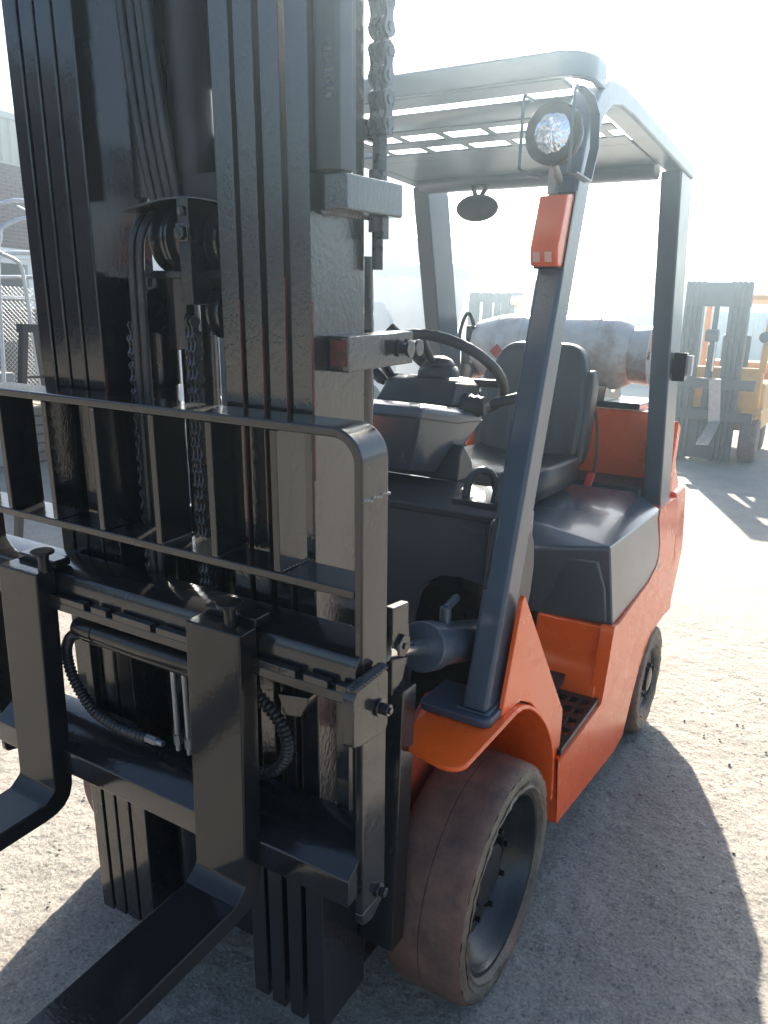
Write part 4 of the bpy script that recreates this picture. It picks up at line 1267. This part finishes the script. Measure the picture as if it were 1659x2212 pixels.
# ---- other forklifts
def rail_set(root, xs, y0, y1, z0, z1, mat):
    for x0, x1 in xs:
        part('mast_rail', MB().prism('z', [(x0, y0), (x1, y0), (x1, y0 + .03), ((x0 + x1) / 2, y0 + .03), ((x0 + x1) / 2, y1 - .03), (x1, y1 - .03), (x1, y1), (x0, y1)], z0, z1), mat, root, bevel=.004)


F2 = thing('forklift', 'yellow forklift parked with one fork lowered, right of the orange forklift', 'forklift', (-.45, 10.9, 0))
G = M['grey_steel']
ox, oy = -.45, 10.9
def q2(name, mb, mat, parent=None, bevel=.006, seg=2):
    mb.v = [(x - ox, y - oy, z) for x, y, z in mb.v]
    return part(name, mb, mat, parent or F2, bevel=bevel, seg=seg)
for x0, x1 in ((-.95, -.90), (-.885, -.835), (-.82, -.77), (-.755, -.70), (-.385, -.33), (-.315, -.265), (-.25, -.20), (-.185, -.13)):
    q2('mast_rail', MB().box(x0, x1 - .012, 9.72, 9.90, .04, 2.42), G, bevel=0)
q2('mast_web', MB().box(-.94, -.71, 9.80, 9.86, .05, 2.40), G)
q2('mast_web', MB().box(-.375, -.14, 9.80, 9.86, .05, 2.40), G)
q2('cross_tie', MB().box(-.72, -.36, 9.80, 9.86, .05, .75), G)
q2('mast_crosshead', MB().box(-.95, -.13, 9.74, 9.86, 2.10, 2.41), G)
q2('lift_cylinder', MB().cyl((-.545, 9.80, .3), (-.545, 9.80, 1.6), .05, n=16).cyl((-.545, 9.80, 1.6), (-.545, 9.80, 2.1), .035, n=16), G)
q2('piston_rod', MB().cyl((-.49, 9.70, 1.25), (-.49, 9.70, 1.72), .018, n=12), M['chrome'], bevel=0)
q2('chain_wheel', MB().cyl((-.63, 9.72, 1.72), (-.47, 9.72, 1.72), .085, n=20), G)
q2('carriage_bar', MB().box(-1.02, .07, 9.62, 9.70, 1.02, 1.16), G)
q2('carriage_bar', MB().box(-1.02, .09, 9.62, 9.70, .60, .73), G)
q2('carriage_side', MB().box(-.80, -.74, 9.66, 9.72, .60, 1.14), G)
q2('carriage_side', MB().box(-.34, -.28, 9.66, 9.72, .60, 1.14), G)
f2 = MB().hexa([(-.435, 9.56, .57), (-.290, 9.56, .60), (-.290, 9.62, .60), (-.435, 9.62, .57)], [(-.495, 9.56, 1.15), (-.345, 9.56, 1.16), (-.345, 9.62, 1.16), (-.495, 9.62, 1.15)])
f2.hexa([(-.385, 8.45, .40), (-.240, 8.45, .41), (-.290, 9.60, .575), (-.435, 9.60, .545)], [(-.385, 8.45, .425), (-.240, 8.45, .435), (-.290, 9.60, .62), (-.435, 9.60, .59)])
q2('fork', f2, M['steel'])
q2('dash_cowl', MB().box(-.95, .10, 10.15, 10.35, .55, 1.30), M['yellow'], bevel=.03)
q2('body', MB().box(-1.0, .14, 10.3, 12.2, .42, 1.10), M['yellow'], bevel=.05, seg=3)
q2('counterweight', MB().box(-.98, .12, 11.8, 12.6, .42, 1.35), M['yellow'], bevel=.10, seg=4)
q2('seat', MB().box(-.65, -.25, 11.0, 11.5, 1.1, 1.25).box(-.65, -.25, 11.42, 11.55, 1.25, 1.75), M['rubber'], bevel=.04, seg=3)
for x0, x1 in ((-.98, -.90), (.03, .12)):
    q2('guard_pillar', MB().hexa([(x0, 10.15, 1.25), (x1, 10.15, 1.25), (x1, 10.23, 1.25), (x0, 10.23, 1.25)], [(x0, 10.5, 2.22), (x1, 10.5, 2.22), (x1, 10.58, 2.22), (x0, 10.58, 2.22)]), M['yellow'], bevel=.01)
    q2('guard_pillar', MB().box(x0, x1, 11.7, 11.8, 1.1, 2.22), M['yellow'], bevel=.01)
q2('guard_roof', MB().box(-1.0, .14, 10.45, 11.85, 2.22, 2.29), M['yellow'], bevel=.02)
q2('headlight', MB().cyl((.06, 10.10, 1.72), (.06, 10.22, 1.72), .075, n=20), M['black_smooth'], bevel=.01)
q2('fender', MB().box(-.10, .17, 9.95, 10.6, .68, .74), M['yellow'], bevel=.02)
q2('fender', MB().box(-1.10, -.88, 9.95, 10.6, .68, .74), M['yellow'], bevel=.02)
for cx, sgn in ((.03, 1), (-1.02, -1)):
    wv = q2('front_wheel', MB().lathe([(-.11, .14), (-.11, .28), (-.08, .31), (.08, .31), (.11, .28), (.11, .14)], (cx, 10.25, .31), 'x', 36), M['tread'], bevel=0)
    q2('rim', MB().cyl((cx - .09, 10.25, .31), (cx + .09, 10.25, .31), .17, n=24), M['yellow'], wv)
    wv = q2('rear_wheel', MB().lathe([(-.08, .1), (-.08, .22), (-.06, .25), (.06, .25), (.08, .22), (.08, .1)], (cx - sgn * .03, 11.9, .25), 'x', 32), M['tread'], bevel=0)

F3 = thing('forklift', 'dark grey forklift with an orange beacon far off beyond the steering wheel', 'forklift', (-6.4, 16.0, 0))
def q3(name, mb, mat, parent=None, bevel=.006):
    mb.v = [(x + 6.4, y - 16.0, z) for x, y, z in mb.v]
    return part(name, mb, mat, parent or F3, bevel=bevel)
for x0, x1 in ((-6.86, -6.62), (-6.50, -6.42), (-6.38, -6.30), (-6.18, -6.10), (-6.04, -5.86)):
    q3('mast_rail', MB().box(x0, x1, 15.5, 15.65, .05, 2.52), G)
q3('mast_crosshead', MB().box(-6.86, -5.86, 15.52, 15.62, 2.30, 2.50), G)
q3('overhead_guard', MB().box(-6.95, -5.55, 15.9, 17.3, 2.48, 2.56), G)
for xx in (-6.95, -5.63):
    q3('guard_pillar', MB().box(xx, xx + .08, 15.9, 15.98, 1.0, 2.48), G)
    q3('guard_pillar', MB().box(xx, xx + .08, 17.2, 17.28, 1.0, 2.48), G)
q3('body', MB().box(-6.95, -5.55, 15.9, 17.9, .3, 1.1), M['blueband'], bevel=.05)
q3('beacon', MB().cyl((-5.69, 15.6, 2.17), (-5.69, 15.6, 2.34), .055, n=14), M['beacon'], bevel=.01)
q3('lamp', MB().box(-5.90, -5.76, 15.55, 15.7, 2.02, 2.28), G, bevel=.02)
q3('antenna', MB().tube(smooth_path([(-5.74, 15.6, 2.3), (-5.78, 15.6, 2.6), (-5.86, 15.6, 2.95)], 4), .012, 6), G, bevel=0)
for cx in (-6.85, -5.65):
    for yy in (15.95, 17.4):
        q3('wheel', MB().lathe([(-.1, .1), (-.1, .28), (-.07, .31), (.07, .31), (.1, .28), (.1, .1)], (cx, yy, .31), 'x', 24), M['tread'], bevel=0)

# ---- white marquee behind the driver's cab
MQ = thing('marquee_tent', 'large white marquee tent with arched window behind the orange forklift', 'tent', (-7.2, 12.0, 0))
def mq(name, mb, mat, bevel=0.0, smooth=60):
    mb.v = [(x + 7.2, y - 12.0, z) for x, y, z in mb.v]
    return part(name, mb, mat, MQ, bevel=bevel, smooth=smooth)
E_, Z_ = 2.70, 4.35
xa, xb3, ya, yb3 = -9.7, -4.70, 10.0, 14.1
def cloth(fn, nu, nv):
    return MB().loft([[fn(u / nu, v / nv) for u in range(nu + 1)] for v in range(nv + 1)], caps=False, closed=False)
cx_, cy_ = (xa + xb3) / 2, (ya + yb3) / 2
corners = [(xa, ya), (xb3, ya), (xb3, yb3), (xa, yb3)]
for k in range(4):
    (ax, ay), (bx, by) = corners[k], corners[(k + 1) % 4]
    def fn(u, v, ax=ax, ay=ay, bx=bx, by=by):
        px, py = ax + (bx - ax) * u, ay + (by - ay) * u
        t = v
        sag = -.30 * math.sin(math.pi * t) * (1 - .3 * abs(2 * u - 1))
        return (px + (cx_ - px) * t, py + (cy_ - py) * t, E_ + (Z_ - E_) * t + sag)
    mq('roof_panel', cloth(fn, 12, 10), M['fabric'])
    def vl(u, v, ax=ax, ay=ay, bx=bx, by=by):
        nx, ny = (by - ay), -(bx - ax)
        l = math.hypot(nx, ny)
        return (ax + (bx - ax) * u + nx / l * .02, ay + (by - ay) * u + ny / l * .02, E_ + .01 - (.20 + .03 * abs(math.sin(u * 30))) * v)
    mq('valance', cloth(vl, 60, 2), M['fabric'])
for cxx, cyy in corners:
    mq('pole', MB().cyl((cxx, cyy, 0), (cxx, cyy, E_), .045, n=14), M['white'])
def fw(u, v):
    return (xa + (xb3 - xa) * u, ya + .03 * math.sin(u * 45), E_ * v)
mq('front_wall', cloth(fw, 120, 6), M['fabric'])
mq('side_wall', cloth(lambda u, v: (xa + .03 * math.sin(u * 40), ya + (yb3 - ya) * u, E_ * v), 90, 4), M['fabric'])
def cu(u, v, y_from, dirn):
    # tied-back curtain: wide at the eave, narrow at two thirds height
    wd = .12 + .75 * abs(v - .35) ** 1.3
    return (xb3 + .05 * math.sin(u * 28), y_from + dirn * wd * u * 1.5, E_ * v)
mq('curtain', cloth(lambda u, v: cu(u, v, ya + .02, 1), 40, 16), M['fabric'])
mq('curtain', cloth(lambda u, v: cu(u, v, yb3 - .02, -1), 40, 16), M['fabric'])
ar = [(-6.55, .75), (-6.55, 1.60)] + [(x, z) for x, z in arc((-6.08, 1.60), .47, 180, 0, 14)] + [(-5.61, .75)]
mq('arched_window', MB().prism('y', ar, ya - .055, ya - .045), M['white'], smooth=30)

# ---- pale container, warehouse, bushes in the distance
CT_ = thing('container', 'pale grey shipping container lying across the yard behind the gas bottle', 'container', (-2.5, 26.2, 0))
part('container_shell', MB().box(-6.0, 6.0, -1.2, 1.2, .1, 2.5), M['container'], CT_, bevel=.03)
rb = MB()
x = -5.9
while x < 5.9:
    rb.prism('z', [(x, -1.2), (x + .03, -1.235), (x + .12, -1.235), (x + .15, -1.2)], .25, 2.38)
    x += .28
tag(part('container_rib', rb, M['container'], CT_, bevel=0), kind='stuff')
WH = thing('warehouse', 'large warehouse with a pale blue corrugated gable on the horizon', 'building', (-7.5, 56, 0))
part('gable_wall', MB().prism('y', [(-6.2, 0), (6.2, 0), (6.2, 3.55), (0, 5.5), (-6.2, 3.45)], -10.9, 10.9), M['blueclad'], WH, bevel=0)
part('dark_band', MB().box(-5.6, 5.6, -11.0, -10.92, 0, 4.1), M['blueband'], WH, bevel=0)
rb = MB()
x = -6.1
while x < 6.1:
    zt = 5.5 - abs(x) * .32
    rb.prism('z', [(x, -10.9), (x + .05, -11.05), (x + .12, -11.05), (x + .17, -10.9)], 4.12, max(4.14, zt - .06))
    x += .32
tag(part('cladding_rib', rb, M['blueclad'], WH, bevel=0), kind='stuff')
for sgn in (-1, 1):
    part('roof', MB().hexa([(0, -11.3, 5.52), (sgn * 6.6, -11.3, 3.42), (sgn * 6.6, 11.3, 3.42), (0, 11.3, 5.52)], [(0, -11.3, 5.62), (sgn * 6.6, -11.3, 3.52), (sgn * 6.6, 11.3, 3.52), (0, 11.3, 5.62)]), M['blueclad'], WH, bevel=0)
part('annex', MB().box(6.2, 16, -8, 10, 0, 3.2), M['blueclad'], WH, bevel=0)
part('annex', MB().box(-16, -6.2, -6, 10, 0, 3.0), M['blueclad'], WH, bevel=0)


def bush(name, label, x, y, h, w, n=900, seed=1):
    g = np.random.default_rng(seed)
    B = thing(name, label, 'tree', (x, y, 0))
    tk = MB().tube([(0, 0, 0), (.05, 0, h * .3), (.0, .05, h * .6)], .09, 8, rfun=lambda i: 1 - .25 * i)
    for k in range(6):
        a = k * 1.05
        tk.tube([(0, 0, h * (.25 + .05 * k)), (.3 * w * math.cos(a), .3 * w * math.sin(a), h * (.45 + .06 * k)), (.42 * w * math.cos(a), .42 * w * math.sin(a), h * (.62 + .05 * k))], .035, 6, rfun=lambda i: 1 - .3 * i)
    part('trunk', tk, M['bark'], B, bevel=0)
    lf = MB()
    cl = g.normal(0, 1, (38, 3)) * np.array([w * .28, w * .28, h * .17]) + np.array([0, 0, h * .66])
    for i in range(n):
        c = cl[i % 38] + g.normal(0, 1, 3) * np.array([.16, .16, .13]) * w * .35
        a, b_ = g.normal(0, 1, 3), g.normal(0, 1, 3)
        a /= np.linalg.norm(a)
        b_ -= a * a.dot(b_)
        b_ /= np.linalg.norm(b_)
        s = .05 + .05 * g.random()
        lf.add([c - a * s, c + b_ * s * .5, c + a * s, c - b_ * s * .5], [(0, 1, 2, 3)])
    o = part('crown', lf, M['leaf'], B, bevel=0, smooth=0)
    return B


bush('bush', 'loose leafy bush between the pale container and the gabled warehouse', -9.6, 34, 3.7, 3.6, 1600, 3)

# ------------------------------------------------------------------ added air volume, imitates lens glare by scattering sunlight
hz = bpy.data.materials.new('glare_air')
hz.use_nodes = True
hn = hz.node_tree
hn.nodes.clear()
pv = hn.nodes.new('ShaderNodeVolumePrincipled')
pv.inputs['Color'].default_value = (0.62, 0.82, 1.0, 1)
pv.inputs['Density'].default_value = 0.0118
pv.inputs['Anisotropy'].default_value = 0.85
ho = hn.nodes.new('ShaderNodeOutputMaterial')
hn.links.new(pv.outputs[0], ho.inputs['Volume'])
glare_volume = part('glare_volume', MB().box(-520, 520, -520, 520, -1.0, 7.0), hz, bevel=0, smooth=0)
tag(glare_volume, 'added pale volume over the yard, imitating lens glare towards the sun', 'glare_volume', kind='stuff')
